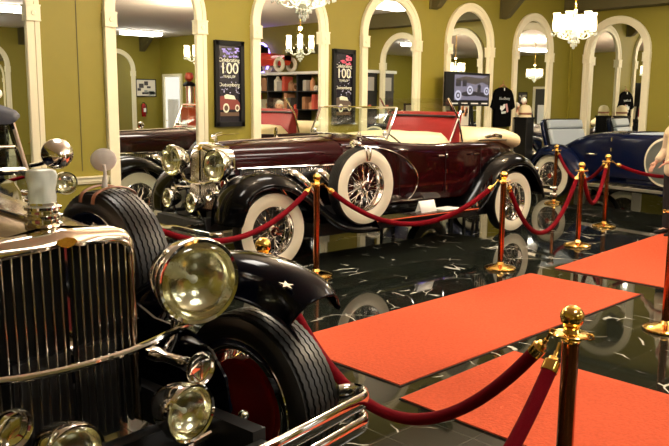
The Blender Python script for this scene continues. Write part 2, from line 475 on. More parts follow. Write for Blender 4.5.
def radiator(root, x, top, hw, z0, vee=.05, depth=.16, slat=.026, capz=None, shell='chrome', rake=.0, sr=.0062, badge=True, rcf=.55, lip=.075):
    def outline(hw, top, z0):
        L = []
        rc = hw * rcf
        L += [(-hw, z0), (-hw, z0 + (top - z0) * .5), (-hw, top - rc - .02)]
        for k in range(1, 9):
            t = k / 9 * PI / 2; L.append((-hw + rc * (1 - math.cos(t)), top - rc - .02 + rc * math.sin(t) * .93))
        L += [(-hw * .2, top - .012), (0, top)]
        return L + [(-a, b) for a, b in L[-2::-1]]
    def X(y, z): return x + vee * (1 - abs(y) / hw) - rake * (z - z0)
    o0 = outline(hw, top, z0); i0 = outline(hw - .035, top - lip, z0 + .04); md = outline(hw - .012, top - lip * .24, z0)
    secs = [[V((X(y, z) - depth, y, z)) for y, z in o0], [V((X(y, z) - .03, y, z)) for y, z in o0], [V((X(y, z) - .006, y, z)) for y, z in md],
            [V((X(y, z) + .004, y, z)) for y, z in outline(hw - .028, top - lip * .73, z0 + .03)], [V((X(y, z) - .004, y, z)) for y, z in i0], [V((X(y, z) - .04, y, z)) for y, z in i0]]
    MB().loft(secs).build('radiator_shell', M[shell], root, ang=50)
    g = MB()
    hi = hw - .035; k = 0; y = 0
    def topz(y):
        for (a, b), (c, d) in zip(i0, i0[1:]):
            if a <= y <= c: return b + (d - b) * ((y - a) / (c - a) if c > a else 0)
        return top - .08
    ys = [0]; yy = slat * .7
    while yy < hi - .008: ys += [yy, -yy]; yy += slat
    for y in ys:
        r = sr * (1.7 if y == 0 else 1)
        a_, c_ = z0 + .03, topz(y) + .004
        P8 = [V((X(y, z) + d, y + w, z)) for z in (a_, c_) for d, w in ((-.04, -r * .5), (-.008, -r * .62), (-.002, 0), (-.008, r * .62), (-.04, r * .5))]
        g.add(P8, [(k_, k_ + 1, k_ + 6, k_ + 5) for k_ in range(4)])
    g.build('grille', M['chrome'], root)
    bk = [V((X(a, b) - .045, a, b)) for a, b in i0]
    MB().add(bk, [tuple(range(len(bk)))]).build('radiator_core', M['black'], root)
    if badge:
        MB().prism([(-.04, 0), (-.03, .012), (0, .02), (.03, .012), (.04, 0), (.02, -.012), (0, -.018), (-.02, -.012)], lambda a, b, d: V((X(a, top - lip) + d, a, top - lip * .85 + b)), -.012, .008).build('badge', M['badge'], root)

def lamp(root, name, c, r, depth, aim=(1, 0, 0), bowl='chrome', lens='lens', bullet=1.):
    mb = MB(); a = V(aim).normalized()
    mb.lathe([(r * .90, .012), (r * .97, .016), (r * 1.0, .004), (r * 1.0, -.014), (r * .95, -.02), (r * .93, -depth * .25), (r * .80, -depth * .55), (r * .52, -depth * .85), (r * .2, -depth * .98), (0, -depth)], c, a, 36)
    o = mb.build(name, M[bowl], root)
    if lens == 'lens':
        q = MB().lathe([(r * .91, .004), (r * .86, -r * .16), (r * .74, -r * .32), (r * .52, -r * .46), (r * .25, -r * .54), (0, -r * .56)], c, a, 36)
        q.build('reflector', M['reflector'], o)
        cc = V(c) - a * r * .26
        MB().sphere(cc, r * .10, 12).tube([cc, cc - a * r * .28], r * .06, 8).build('bulb', M['card'], o)
    l = MB().lathe([(0, .026), (r * .3, .0245), (r * .6, .021), (r * .85, .014), (r * .92, .008)], c, a, 36)
    l.build('lens', M['lens_glass'] if lens == 'lens' else M[lens], o)
    return o

def bumper(root, name, x, zs, hw, dip=.05, r=.026, curl=.1, back=False):
    sg = -1 if back else 1
    for z in zs:
        pts = []
        for k in range(-10, 11):
            y = hw * k / 10; pts.append(V((x - sg * (.05 * (y / hw) ** 2), y, z - dip * math.exp(-(y / .16) ** 2))))
        L = [V((x - sg * (.05 + curl), -hw + .02, z)), V((x - sg * (.05 + curl * .75), -hw - .035, z)), V((x - sg * (.05 + curl * .3), -hw - .04, z))]
        Rr = [V((p.x, -p.y, p.z)) for p in L[::-1]]
        MB().tube(spline(L + pts + Rr, 3), r, 12, 0, .38, up=(0, 0, 1)).build(name, M['chrome'], root, ang=60)

def hood(root, x0, x1, w0, w1, zt0, zt1, zb, m, name='hood'):
    secs = []
    for f in [0, .1, .25, .5, .75, 1]:
        x = x0 + (x1 - x0) * f; w = w0 + (w1 - w0) * f; zt = zt0 + (zt1 - zt0) * f
        half = [(w * 1.0, zb), (w, zb + .1), (w, zt - .24), (w * .985, zt - .17), (w * .93, zt - .105), (w * .80, zt - .055), (w * .5, zt - .018), (w * .2, zt - .004), (0, zt)]
        secs.append([V((x, y, z)) for y, z in half] + [V((x, -y, z)) for y, z in half[-2::-1]])
    mb = MB().loft(secs)
    return mb.build(name, m, root, ang=50)

def body_loft(root, st, m, name='body'):
    """st: x, half width, bottom, belt, mode(0 closed deck, 1 open), floor/crown"""
    secs = []
    for x, w, zb, zt, md, q in st:
        half = [(0, zb), (w - .07, zb), (w - .015, zb + .06), (w, zb + .22), (w + .004, (zb + zt) / 2), (w - .006, zt - .10), (w - .022, zt - .03), (w - .045, zt)]
        if md: half += [(w - .075, zt + .006), (w - .10, zt - .02), (w - .105, q + .02), (w - .12, q), (0, q)]
        else: half += [(w - .09, zt + (q - zt) * .25), (w * .7, zt + (q - zt) * .55), (w * .45, zt + (q - zt) * .83), (w * .2, zt + (q - zt) * .97), (0, q)]
        secs.append([V((x, y, z)) for y, z in half] + [V((x, -y, z)) for y, z in half[-2:0:-1]])
    return MB().loft(secs, closed=True, caps=True).build(name, m, root, ang=42)

def running_board(root, s, x0, x1, y0, y1, z, m):
    o = MB().box(((x0 + x1) / 2, s * (y0 + y1) / 2, z), (abs(x1 - x0), y1 - y0, .035)).build('running_board', m, root, bevel=.008)
    t = MB()
    t.box(((x0 + x1) / 2, s * (y0 + y1) / 2, z + .0185), (abs(x1 - x0) - .06, (y1 - y0) * .86, .003))
    for k in range(5):
        y = y0 + .07 + (y1 - y0 - .1) * k / 4
        t.box(((x0 + x1) / 2, s * y, z + .021), (abs(x1 - x0) - .1, .012, .008))
    t.box(((x0 + x1) / 2, s * (y1 + .003), z + .012), (abs(x1 - x0), .008, .012))
    t.build('tread_strips', M['chrome'], o)
    MB().loft([[V((x, s * (y0 + .0), z)), V((x, s * (y0 - .05), z + .09)), V((x, s * (y0 - .06), z + .2))] for x in (x0, x1)]).build('splash_apron', m, root, solid=.01)

def chassis(root, x0, x1):
    mb = MB()
    for s in (-1, 1): mb.box(((x0 + x1) / 2, s * .40, .47), (abs(x1 - x0), .06, .14))
    for x in (x0 + .05, -1.2, -2.4, x1 - .05): mb.box((x, 0, .46), (.08, .8, .1))
    for x in (0, x1 + .62): mb.tube([(x, -.7, .40), (x, .7, .40)], .035, 12)
    mb.box(((x1 + .25) / 2 - .35, 0, .31), (abs(x1 + .95), 1.16, .14))  # wide low pan added to keep the space under each car dark
    mb.box((-.55, 0, .62), (1.0, .4, .36)); mb.box((-2.4, 0, .46), (2.2, .7, .06))
    mb.build('chassis', M['dark_metal'], root)

def spot(root, name, c, r, aim, stem_to, lens='lens', bowl='chrome'):
    o = lamp(root, name, c, r, r * 1.25, aim, bowl, lens)
    MB().tube(spline([c, (V(c) + V(stem_to)) / 2 - V((0, 0, .015)), stem_to], 4), .011, 8).build('stem', M['chrome'], o)
    return o

# ------------------------------------------------------------------ near closed car
def near_car():
    o = thing('vintage_car', 'dark closed vintage car at the left front with tall vertical bar grille and navy roof', 'car', (1.13, 2.46, 0), math.atan2(-.9956, .094))
    mp = M['navy_black']
    ax = .05; ra = -3.75
    chassis(o, .5, -4.4)
    ff = [(.45, .915), (.37, .965), (.22, 1.01), (.0, 1.02), (-.18, .99), (-.4, .915), (-.65, .78), (-.9, .60), (-1.15, .46), (-1.42, .40)]
    rf = [(-3.0, .42), (-3.15, .62), (-3.32, .80), (-3.52, .92), (-3.75, .965), (-3.98, .92), (-4.18, .78), (-4.32, .58), (-4.38, .46)]
    for s in (1, -1):
        fd = fender(o, 'front_fender', ff, .665, .955, s, mp, skirt=.44, crown=.03, drop=.09, skirt_y=.45, idrop=.12)
        ap = MB().prism([(.28, .44), (.30, .55), (.28, .66), (.20, .75), (.08, .80), (-.15, .81), (-.3, .86), (-.6, .80), (-.6, .44)], lambda a, b, d: V((a, s * (.445 + d), b)), -.006, .006)
        ap.build('splash_panel', mp, o)
        if s == 1:
            st = [(.030 * (1 if k % 2 == 0 else .4) * math.cos(k * PI / 5), .030 * (1 if k % 2 == 0 else .4) * math.sin(k * PI / 5)) for k in range(10)]
            MB().prism(st, lambda a, b, d: V((ORN[0] + a, ORN[1] + b, ORN[2] + d - .35 * a)), -.004, .004).build('fender_ornament', M['chrome'], o)
        fender(o, 'rear_fender', rf, .50, .90, s, mp, crown=.03, drop=.15)
        running_board(o, s, -1.38, -3.05, .60, .90, .385, mp)
        wheel('front_wheel', o, (ax, s * .82, R + .004), False, 'chrome', 'burgundy', True, s, .112)
        wheel('rear_wheel', o, (ra, s * .72, R + .004), False, 'chrome', 'burgundy', True, s, .088)
        sp = wheel('spare_wheel', o, (-1.0, s * .80, .835), False, 'chrome', 'burgundy', True, s, .108, drum=False)
        st = MB()
        for dx in (-.055, .055):
            pts = [(math.sin(t) * .412 + dx * .9, y, math.cos(t) * .412) for t in (0,) for y in (0,)]
            arc = [(dx, -.125, .34), (dx, -.11, .385), (dx, -.04, .412), (dx, .04, .412), (dx, .11, .385), (dx, .125, .34), (dx, .12, .28)]
            st.tube(spline(arc, 3), .016, 8, 0, .3, up=(1, 0, 0))
        st.build('strap', M['tan_leather'], sp)
        # round mirror standing on the spare
        mi = MB().tube([(-.03, 0, .405), (-.02, 0, .48), (-.02, -.005, .52)], [.016, .009, .008], 10)
        mi.lathe([(.0, -.012), (.05, -.010), (.064, .0), (.060, .006), (0, .010)], (-.03, -.0, .545), (-.80, .45 * s, .35), 28)
        mi.build('side_mirror', M['pearl'], sp)
    radiator(o, -.03, 1.238, .305, .44, vee=.03, depth=.12, slat=.0325, lip=.052, shell='chrome_warm', rake=.03, sr=.0055, rcf=.26)
    # chrome top tank falling back to the hood
    hood(o, -.13, -1.22, .302, .46, 1.238, 1.285, .74, M['taupe'])
    MB().tube([(-.13, 0, 1.243), (-1.22, 0, 1.291)], .011, 8).build('hood_hinge', M['chrome'], o)
    for s in (1, -1):
        lv = MB()
        for k in range(18):
            f = (k + 1) / 20; lv.box((-.1 - 1.1 * f, s * (.284 + .18 * f + .002), .90), (.018, .014, .26))
        lv.build('hood_louvers', M['black'], o)
    # cap and crystal mascot
    cp = MB().lathe([(.0, 0), (.060, 0), (.064, .010), (.052, .016), (.052, .024), (.064, .030), (.066, .040), (.052, .046), (.052, .054), (.062, .060), (.064, .070), (.050, .076), (.048, .084), (0, .084)], (-.17, 0, 1.236), (0, 0, 1), 36).build('radiator_cap', M['chrome'], o)
    ms = MB()
    secs = []
    for z, a, b in [(0, .046, .042), (.02, .050, .044), (.045, .048, .042), (.07, .052, .045), (.095, .056, .048), (.112, .050, .042), (.118, .036, .030)]:
        secs.append([V((-.17 + b * math.cos(t) * (1 + .10 * math.cos(5 * t + z * 30)), a * math.sin(t) * (1 + .08 * math.cos(4 * t - z * 25)), 1.318 + z)) for t in [2 * PI * k / 28 for k in range(28)]])
    ms.loft(secs, closed=True, caps=True).build('mascot', M['crystal'], cp, ang=60)
    # cowl, body, cabin
    st = [(-1.20, .46, .52, 1.20, 0, 1.285), (-1.45, .60, .52, 1.22, 0, 1.30), (-1.62, .67, .52, 1.24, 0, 1.31), (-2.2, .72, .52, 1.23, 0, 1.26), (-3.2, .72, .52, 1.22, 0, 1.25), (-3.9, .66, .55, 1.18, 0, 1.24), (-4.3, .55, .62, 1.0, 0, 1.1), (-4.5, .42, .7, .8, 0, .88)]
    body_loft(o, st, M['navy_black'])
    MB().loft([[V((x, s * (w + .004), 1.13)) for x, w in ((-1.2, .45), (-1.62, .665), (-2.2, .718), (-3.2, .718))] for s in (1,)] + [[V((x, (w + .008), 1.155)) for x, w in ((-1.2, .45), (-1.62, .665), (-2.2, .718), (-3.2, .718))]]).build('belt_molding', M['chrome'], o, solid=.012)
    fr = MB()
    B0, B1, T = -1.56, -1.69, 1.575
    for s in (-1, 1):
        fr.tube([(B0, s * .665, 1.28), (B1, s * .655, T)], .026, 10, 0, .8)
    fr.tube([(B0, -.66, 1.30), (B0 + .015, 0, 1.31), (B0, .66, 1.30)], .02, 10)
    fr.tube([(B1 + .004, -.655, T - .015), (B1 + .015, 0, T - .01), (B1 + .004, .655, T - .015)], .017, 10)
    fr.tube([((B0 + B1) / 2, -.66, 1.425), ((B0 + B1) / 2 + .01, 0, 1.43), ((B0 + B1) / 2, .66, 1.425)], .012, 10)
    fo = fr.build('windshield_frame', M['chrome'], o)
    MB().add([(B0, -.65, 1.30), (B0, .65, 1.30), (B1, .64, T), (B1, -.64, T)], [(0, 1, 2, 3)]).build('windshield_glass', M['glass'], fo, solid=.004)
    secs = []
    for x, w, zt in [(-1.60, .64, 1.60), (-1.64, .69, 1.625), (-1.9, .715, 1.66), (-2.6, .72, 1.685), (-3.3, .70, 1.66), (-3.85, .62, 1.58), (-4.0, .56, 1.45), (-4.08, .52, 1.22)]:
        half = [(w - .03, zt - .055), (w, zt - .045), (w, zt - .03), (w * .97, zt - .008), (w * .8, zt + .02), (w * .4, zt + .035), (0, zt + .04)]
        secs.append([V((x, y, z)) for y, z in half] + [V((x, -y, z)) for y, z in half[-2::-1]])
    MB().loft(secs, closed=True, caps=True).build('roof', M['roof_navy'], o, ang=50)
    for s in (-1, 1):
        for x in (-2.55, -3.3): MB().box((x, s * .685, 1.42), (.07, .03, .40)).build('door_pillar', M['navy_black'], o)
        for a, b in ((-1.78, -2.5), (-2.6, -3.26), (-3.36, -3.85)):
            MB().box(((a + b) / 2, s * .67, 1.43), (abs(a - b), .008, .34)).build('side_window', M['dim_window'], o)
        MB().tube([(-2.35, s * .74, 1.08), (-2.35, s * .77, 1.08), (-2.47, s * .775, 1.08)], .012, 8).build('door_handle', M['chrome'], o)
    # front bench seen through the windshield
    MB().box((-2.45, 0, 1.05), (.16, 1.2, .6)).box((-2.15, 0, .86), (.55, 1.2, .16)).build('bench_seat', M['tan_leather'], o, bevel=.04)
    # lamps
    for s in (1, -1):
        lamp(o, 'headlight', (.11, s * .46, 1.0), .168, .27, (1, -.24 * s, 0))
        lamp(o, 'driving_lamp', (.34, s * .22, .615), .105, .17, (1, 0, -.02))
        MB().tube([(.27, s * .225, .60), (.22, s * .225, .50), (.2, s * .3, .47)], .016, 8).build('lamp_post', M['chrome'], o)
        h = MB().lathe([(.062, .0), (.066, .004), (.060, 0), (.042, -.03), (.026, -.09), (.018, -.2), (.03, -.24), (.03, -.30), (0, -.30)], (.24, s * .355, .715), (1, 0, .02), 28)
        h.lathe([(.05, -.004), (.03, -.01), (0, -.008)], (.24, s * .355, .715), (1, 0, .02), 24)
        h.build('horn', M['chrome'], o)
        br = MB().tube(spline([(.0, s * .455, .86), (-.02, s * .45, .78), (-.06, s * .42, .66)], 4), [.03] * 4 + [.026] * 5, 12)
        br.lathe([(0, 0), (.05, 0), (.052, .02), (.03, .035), (0, .036)], (.0, s * .455, .84), (0, 0, 1), 20)
        br.build('headlight_bracket', M['chrome'], o)
        spot(o, 'cowl_spotlight', (-1.26, s * .68, 1.405), .078, (-.85, .3 * s, .2), (-1.5, s * .66, 1.33))
        lamp(o, 'cowl_lamp', (-1.40, s * .80, 1.235), .062, .10, (.92, -.2 * s, .05), 'chrome', 'lens')
        MB().tube([(-1.44, s * .80, 1.20), (-1.46, s * .70, 1.17)], .012, 8).build('cowl_lamp_arm', M['chrome'], o)
        MB().tube([(.30, s * .24, .47), (.30, s * .50, .50)], .014, 8).sphere((.30, s * .51, .502), .022, 10).build('steering_link', M['chrome'], o)
    MB().tube(spline([(.06, -.46, .83), (.10, -.22, .805), (.115, 0, .80), (.10, .22, .805), (.06, .46, .83)], 6), .014, 10).build('headlight_bar', M['chrome'], o)
    bumper(o, 'front_bumper', .60, (.505, .405), .93, .03, .037, .12)
    for y in (-.42, .42): MB().tube([(.56, y, .46), (.3, y * .95, .47)], .022, 8).build('bumper_mount', M['chrome'], o)
    MB().box((.585, 0, .44), (.03, .07, .2)).build('bumper_clamp', M['chrome'], o)
    bumper(o, 'rear_bumper', -4.75, (.50, .415), .85, .0, .025, .1, True)
    MB().box((.20, 0, .40), (.36, .80, .05)).build('front_apron', M['black'], o, bevel=.02)
    return o
ORN = (.36, .68, .985)
near_car()

# ------------------------------------------------------------------ burgundy open car
BA = math.radians(176.3); BO = V((4.80, 6.57, 0))
def B(x, y, z):
    return BO + Matrix.Rotation(BA, 3, 'Z') @ V((x, y, z))
def burgundy_car():
    o = thing('vintage_convertible', 'burgundy open vintage car with red seat back and whitewall wire wheels', 'car', BO, BA)
    mp = M['black_paint']; mb_ = M['burgundy']; wb = -3.86
    chassis(o, .55, -4.5)
    ff = [(.50, .50), (.49, .66), (.43, .80), (.32, .905), (.16, .955), (-.02, .955), (-.2, .90), (-.4, .78), (-.6, .62), (-.8, .48), (-1.02, .405), (-1.35, .385)]
    rf = [(-2.98, .40), (-3.14, .60), (-3.32, .80), (-3.55, .95), (-3.84, 1.01), (-4.1, .96), (-4.3, .82), (-4.44, .62), (-4.5, .46)]
    for s in (1, -1):
        fender(o, 'front_fender', ff, .46, .90, s, mp, skirt=.42, crown=.03, drop=.11)
        fender(o, 'rear_fender', rf, .46, .88, s, mp, crown=.035, drop=.13)
        running_board(o, s, -1.3, -3.02, .60, .90, .385, mp)
        wheel('front_wheel', o, (0, s * .72, R + .004), True, 'chrome', 'burgundy', False, s)
        wheel('rear_wheel', o, (wb, s * .72, R + .004), True, 'chrome', 'burgundy', False, s)
        sp = wheel('spare_wheel', o, (-1.15, s * .81, .785), True, 'chrome', 'burgundy', False, s, drum=False); sp.scale = (1.05, 1.05, 1.05)
        st = MB()
        for dx in (-.03, .03):
            st.tube(spline([(dx, -.10, .34), (dx, -.085, .40), (dx, 0, .412), (dx, .085, .40), (dx * .8, .105, .33), (dx * .4, .10, .26)], 4), .013, 8, 0, .35, up=(1, 0, 0))
        st.build('strap', M['chrome'], sp)
        k = MB().tube([(.02, 0, .41), (.03, -.01, .47)], .012, 8).lathe([(0, -.02), (.04, -.014), (.055, 0), (.05, .008), (0, .012)], (.03, -.01, .50), (-.9, .3, .1), 24)
        k.sphere((.06, .02, .425), .03, 12); k.build('side_mirror', M['chrome'], sp)
        sl = MB()
        for q in range(7): sl.box((-3.02 - .045 * q, s * (.87 + .004), .50 + .035 * q), (.014, .02, .16))
        sl.build('stone_guard', M['chrome'], o)
    radiator(o, .32, 1.255, .285, .55, vee=.05, depth=.20, slat=.028, shell='chrome', rake=.02, sr=.006, badge=True)
    wing = MB().tube(spline([(.16, 0, 1.26), (.17, 0, 1.30), (.22, 0, 1.31)], 3), .02, 10)
    for s in (1, -1): wing.tube(spline([(.20, 0, 1.315), (.1, s * .10, 1.335), (-.02, s * .17, 1.345)], 4), [.018] * 4 + [.012] * 4 + [.004], 8, 0, .3)
    wing.build('mascot', M['chrome'], o)
    hood(o, .14, -1.22, .280, .455, 1.25, 1.285, .74, mb_)
    MB().tube([(.14, 0, 1.256), (-1.2, 0, 1.291)], .009, 8).build('hood_hinge', M['chrome'], o)
    for s in (1, -1):
        g = MB().loft([[V((x, s * (.282 + .176 * ((.14 - x) / 1.36) + .006), z)) for x in (.06, -.3, -.7, -1.05)] for z in (.80, .985)])
        g.build('hood_side_mesh', M['dark_metal'], o, solid=.01)
        t = MB().tube([(x, s * (.282 + .176 * ((.14 - x) / 1.36) + .014), .995) for x in (.1, -.3, -.7, -1.1)], .011, 8)
        for q in range(40):
            x = .04 - 1.06 * q / 39; t.box((x, s * (.282 + .176 * ((.14 - x) / 1.36) + .014), .955), (.008, .006, .05))
        t.build('hood_side_molding', M['chrome'], o)
        for x in (-.16, -.48, -.80):
            y0 = .282 + .176 * ((.14 - x) / 1.36)
            P = spline([(x, s * y0, .92), (x - .03, s * (y0 + .10), .92), (x - .11, s * (y0 + .17), .83), (x - .24, s * (y0 + .20), .66), (x - .30, s * (y0 + .2), .56)], 9)
            MB().tube(P, [.046 + (.005 if k % 2 else 0) for k in range(len(P))], 14).build('exhaust_pipe', M['chrome'], o, ang=80)
    fl = .72
    st = [(-1.20, .455, .52, 1.21, 0, 1.29), (-1.42, .55, .52, 1.225, 0, 1.30), (-1.66, .635, .52, 1.23, 0, 1.30), (-1.78, .655, .52, 1.225, 0, 1.29), (-1.79, .657, .52, 1.225, 1, fl),
          (-2.1, .68, .52, 1.20, 1, fl), (-2.5, .69, .52, 1.185, 1, fl), (-2.95, .69, .52, 1.19, 1, fl), (-3.3, .67, .52, 1.18, 1, fl), (-3.75, .62, .55, 1.17, 1, fl), (-3.80, .61, .56, 1.17, 0, 1.19),
          (-4.1, .54, .6, 1.12, 0, 1.17), (-4.4, .46, .66, .98, 0, 1.04), (-4.55, .38, .72, .84, 0, .9)]
    body_loft(o, st, mb_)
    bd = spline([(-1.22, .47, 1.19), (-1.45, .57, 1.185), (-1.7, .652, 1.14), (-1.95, .682, 1.03), (-2.11, .693, .88), (-2.13, .698, .74), (-2.06, .694, .62), (-1.98, .69, .57)], 6)
    for s in (1, -1):
        MB().tube([V((p.x, s * (p.y + .006), p.z)) for p in bd], .008, 8).build('side_sweep', M['chrome'], o)
        for x in (-1.84, -2.62, -3.28): MB().tube([(x, s * .697, 1.14), (x, s * .70, .6)], .0035, 5).build('door_gap', M['black'], o)
        for x in (-2.55, -3.2): MB().tube([(x, s * .69, 1.05), (x, s * .725, 1.05), (x + .1, s * .73, 1.05)], .011, 8).build('door_handle', M['chrome'], o)
        for z in (1.05, .86, .66): MB().lathe([(0, 0), (.015, 0), (.015, .05), (0, .05)], (-2.64, s * .70, z - .025), (0, 0, 1), 10).build('door_hinge', M['chrome'], o)
    # windshield
    fr = MB(); x0, x1 = -1.63, -1.79
    for s in (-1, 1):
        fr.tube([(x0, s * .68, 1.27), (x1, s * .68, 1.615)], .016, 8)
        fr.tube([(x0 - .02, s * .68, 1.34), (x0 - .25, s * .655, 1.22)], .01, 8)
        fr.sphere((x0 - .03, s * .63, 1.33), .03, 12)
    fr.tube([(x1, -.68, 1.615), (x1, .68, 1.615)], .013, 8); fr.tube([(x0, -.68, 1.295), (x0, .68, 1.295)], .012, 8)
    fo = fr.build('windshield_frame', M['chrome'], o)
    MB().add([(x0, -.67, 1.29), (x0, .67, 1.29), (x1, .67, 1.61), (x1, -.67, 1.61)], [(0, 1, 2, 3)]).build('windshield_glass', M['glass'], fo, solid=.004)
    # front bench, red backrest
    secs = []
    for z, a, b in [(.76, -2.78, -2.98), (1.1, -2.80, -2.99), (1.30, -2.83, -3.0), (1.47, -2.90, -3.02), (1.545, -2.93, -3.03), (1.565, -2.96, -3.02)]:
        secs.append([V((a, -.58, z)), V((a + .03, -.3, z)), V((a + .035, 0, z)), V((a + .03, .3, z)), V((a, .58, z)), V((b, .58, z)), V((b, -.58, z))])
    sb = MB().loft(secs, closed=True, caps=True).build('seat_back', M['red_leather'], o, bevel=.015)
    MB().tube([(-2.885, -.585, 1.51), (-2.86, 0, 1.515), (-2.885, .585, 1.51)], .014, 8).build('robe_rail', M['dark_metal'], sb)
    MB().tube([(-2.80, .595, 1.20), (-2.98, .60, 1.575)], .014, 8).build('end_molding', M['chrome'], sb)
    secs = []
    for x, z in [(-1.84, 1.10), (-1.92, 1.24), (-2.10, 1.29), (-2.5, 1.315), (-2.74, 1.31), (-2.80, 1.26)]:
        secs.append([V((x, y, zz)) for y, zz in [(-.575, .78), (-.575, z - .05), (-.50, z), (-.25, z + .012), (0, z + .0), (.25, z + .012), (.50, z), (.575, z - .05), (.575, .78)]])
    MB().loft(secs, closed=True, caps=True).build('seat_cushion', M['cream_leather'], o, ang=60)
    for s in (1, -1):
        MB().loft([[V((x, s * (w - .108), z)) for x, w in ((-1.84, .66), (-2.3, .685), (-2.8, .69))] for z in (.78, 1.21)]).build('door_lining', M['cream_leather'], o, solid=.008)
    # second windshield behind the front bench
    f2 = MB()
    for s in (-1, 1): f2.tube([(-3.03, s * .60, 1.20), (-2.93, s * .60, 1.50), (-2.74, s * .60, 1.73)], .012, 8)
    f2.tube([(-3.0, -.60, 1.33), (-3.0, .60, 1.33)], .012, 8)
    g = f2.build('tonneau_windshield', M['chrome'], o)
    MB().add([(-2.93, -.59, 1.52), (-2.93, .59, 1.52), (-2.75, .59, 1.725), (-2.75, -.59, 1.725)], [(0, 1, 2, 3)]).build('tonneau_glass', M['glass'], g, solid=.004)
    # folded cream top in its boot
    secs = []
    for x, w, zb, zt in [(-3.06, .56, 1.10, 1.27), (-3.12, .60, 1.10, 1.31), (-3.5, .62, 1.12, 1.345), (-3.85, .62, 1.14, 1.36), (-4.05, .63, 1.08, 1.35), (-4.22, .60, 1.05, 1.31), (-4.32, .50, 1.08, 1.24), (-4.35, .36, 1.12, 1.19)]:
        secs.append([V((x, w * math.sin(t) if abs(math.sin(t)) > .02 else 0, (zb + zt) / 2 + (zt - zb) / 2 * math.cos(t))) for t in [2 * PI * k / 20 for k in range(20)]])
        secs[-1] = [V((x, math.copysign(w * abs(math.sin(t)) ** .55, math.sin(t)), (zb + zt) / 2 + (zt - zb) / 2 * math.copysign(abs(math.cos(t)) ** .8, math.cos(t)))) for t in [2 * PI * k / 20 for k in range(20)]]
    bt = MB().loft(secs, closed=True, caps=True).build('folded_top', M['cream_leather'], o, ang=60)
    MB().tube(spline([(-3.45, .60, 1.24), (-3.6, .64, 1.27), (-3.75, .64, 1.25)], 4), .025, 8, 0, .5).tube([(-3.3, .62, 1.215), (-3.85, .64, 1.205)], .012, 8).build('top_irons', M['chrome'], bt)
    # lamps and bar
    for s in (1, -1):
        lamp(o, 'headlight', (.44, s * .43, 1.05), .165, .20, (1, .16, 0))
        MB().tube(spline([(.33, s * .43, .92), (.30, s * .43, .85), (.24, s * .42, .66)], 4), .024, 10).build('headlight_bracket', M['chrome'], o)
        lamp(o, 'driving_lamp', (.60, s * .24, .68), .10, .16)
        MB().tube([(.54, s * .24, .62), (.50, s * .26, .5)], .016, 8).build('lamp_post', M['chrome'], o)
        MB().lathe([(.06, 0), (.063, .004), (.04, -.03), (.022, -.1), (.02, -.25), (0, -.25)], (.46, s * .35, .76), (1, 0, 0), 24).build('horn', M['chrome'], o)
        lamp(o, 'cowl_lamp', (-1.28, s * .52, 1.22), .045, .09)
    MB().tube(spline([(.36, -.43, .93), (.40, -.22, .86), (.41, 0, .845), (.40, .22, .86), (.36, .43, .93)], 6), .014, 10).build('headlight_bar', M['chrome'], o)
    bumper(o, 'front_bumper', .78, (.45, .36), .86, .03, .026, .1)
    for y in (-1, 1): MB().tube([(.76, y * .42, .47), (.5, y * .40, .47)], .022, 8).build('bumper_mount', M['chrome'], o)
    bumper(o, 'rear_bumper', -4.85, (.52, .43), .8, 0, .026, .1, True)
    for s in (1, -1):
        lamp(o, 'tail_lamp', (-4.50, s * .66, .78), .05, .08, (-1, 0, 0), 'chrome', 'red_wheel')
    rk = MB()
    for y in (-.3, -.1, .1, .3): rk.tube([(-4.5, y, .62), (-4.8, y, .62)], .014, 8)
    rk.tube([(-4.8, -.35, .62), (-4.8, .35, .62)], .016, 8).build('luggage_rack', M['chrome'], o)
    MB().box((.36, 0, .50), (.4, .82, .05)).build('front_apron', M['black_paint'], o, bevel=.02)
    return o
burgundy_car()
c = thing('info_card', 'white folded tent card standing on the burgundy running board', 'card', B(-2.22, .77, .412), BA)
MB().loft([[V((x, -.05, 0)), V((x, 0, .13)), V((x, .05, 0))] for x in (-.13, .13)]).build('tent_fold', M['card'], c, solid=.003)
pr = MB()
for k in range(4): pr.box((0, .036, .09 - k * .018), (.17 - .02 * k, .001, .005), rot=Matrix.Rotation(-.35, 3, 'X'))
c = thing('brochure', 'white flat brochure lying on the burgundy running board behind the tent card', 'brochure', B(-2.6, .76, .412), BA + .1)
MB().box((0, 0, .004), (.30, .21, .008)).build('cover', M['card'], c)

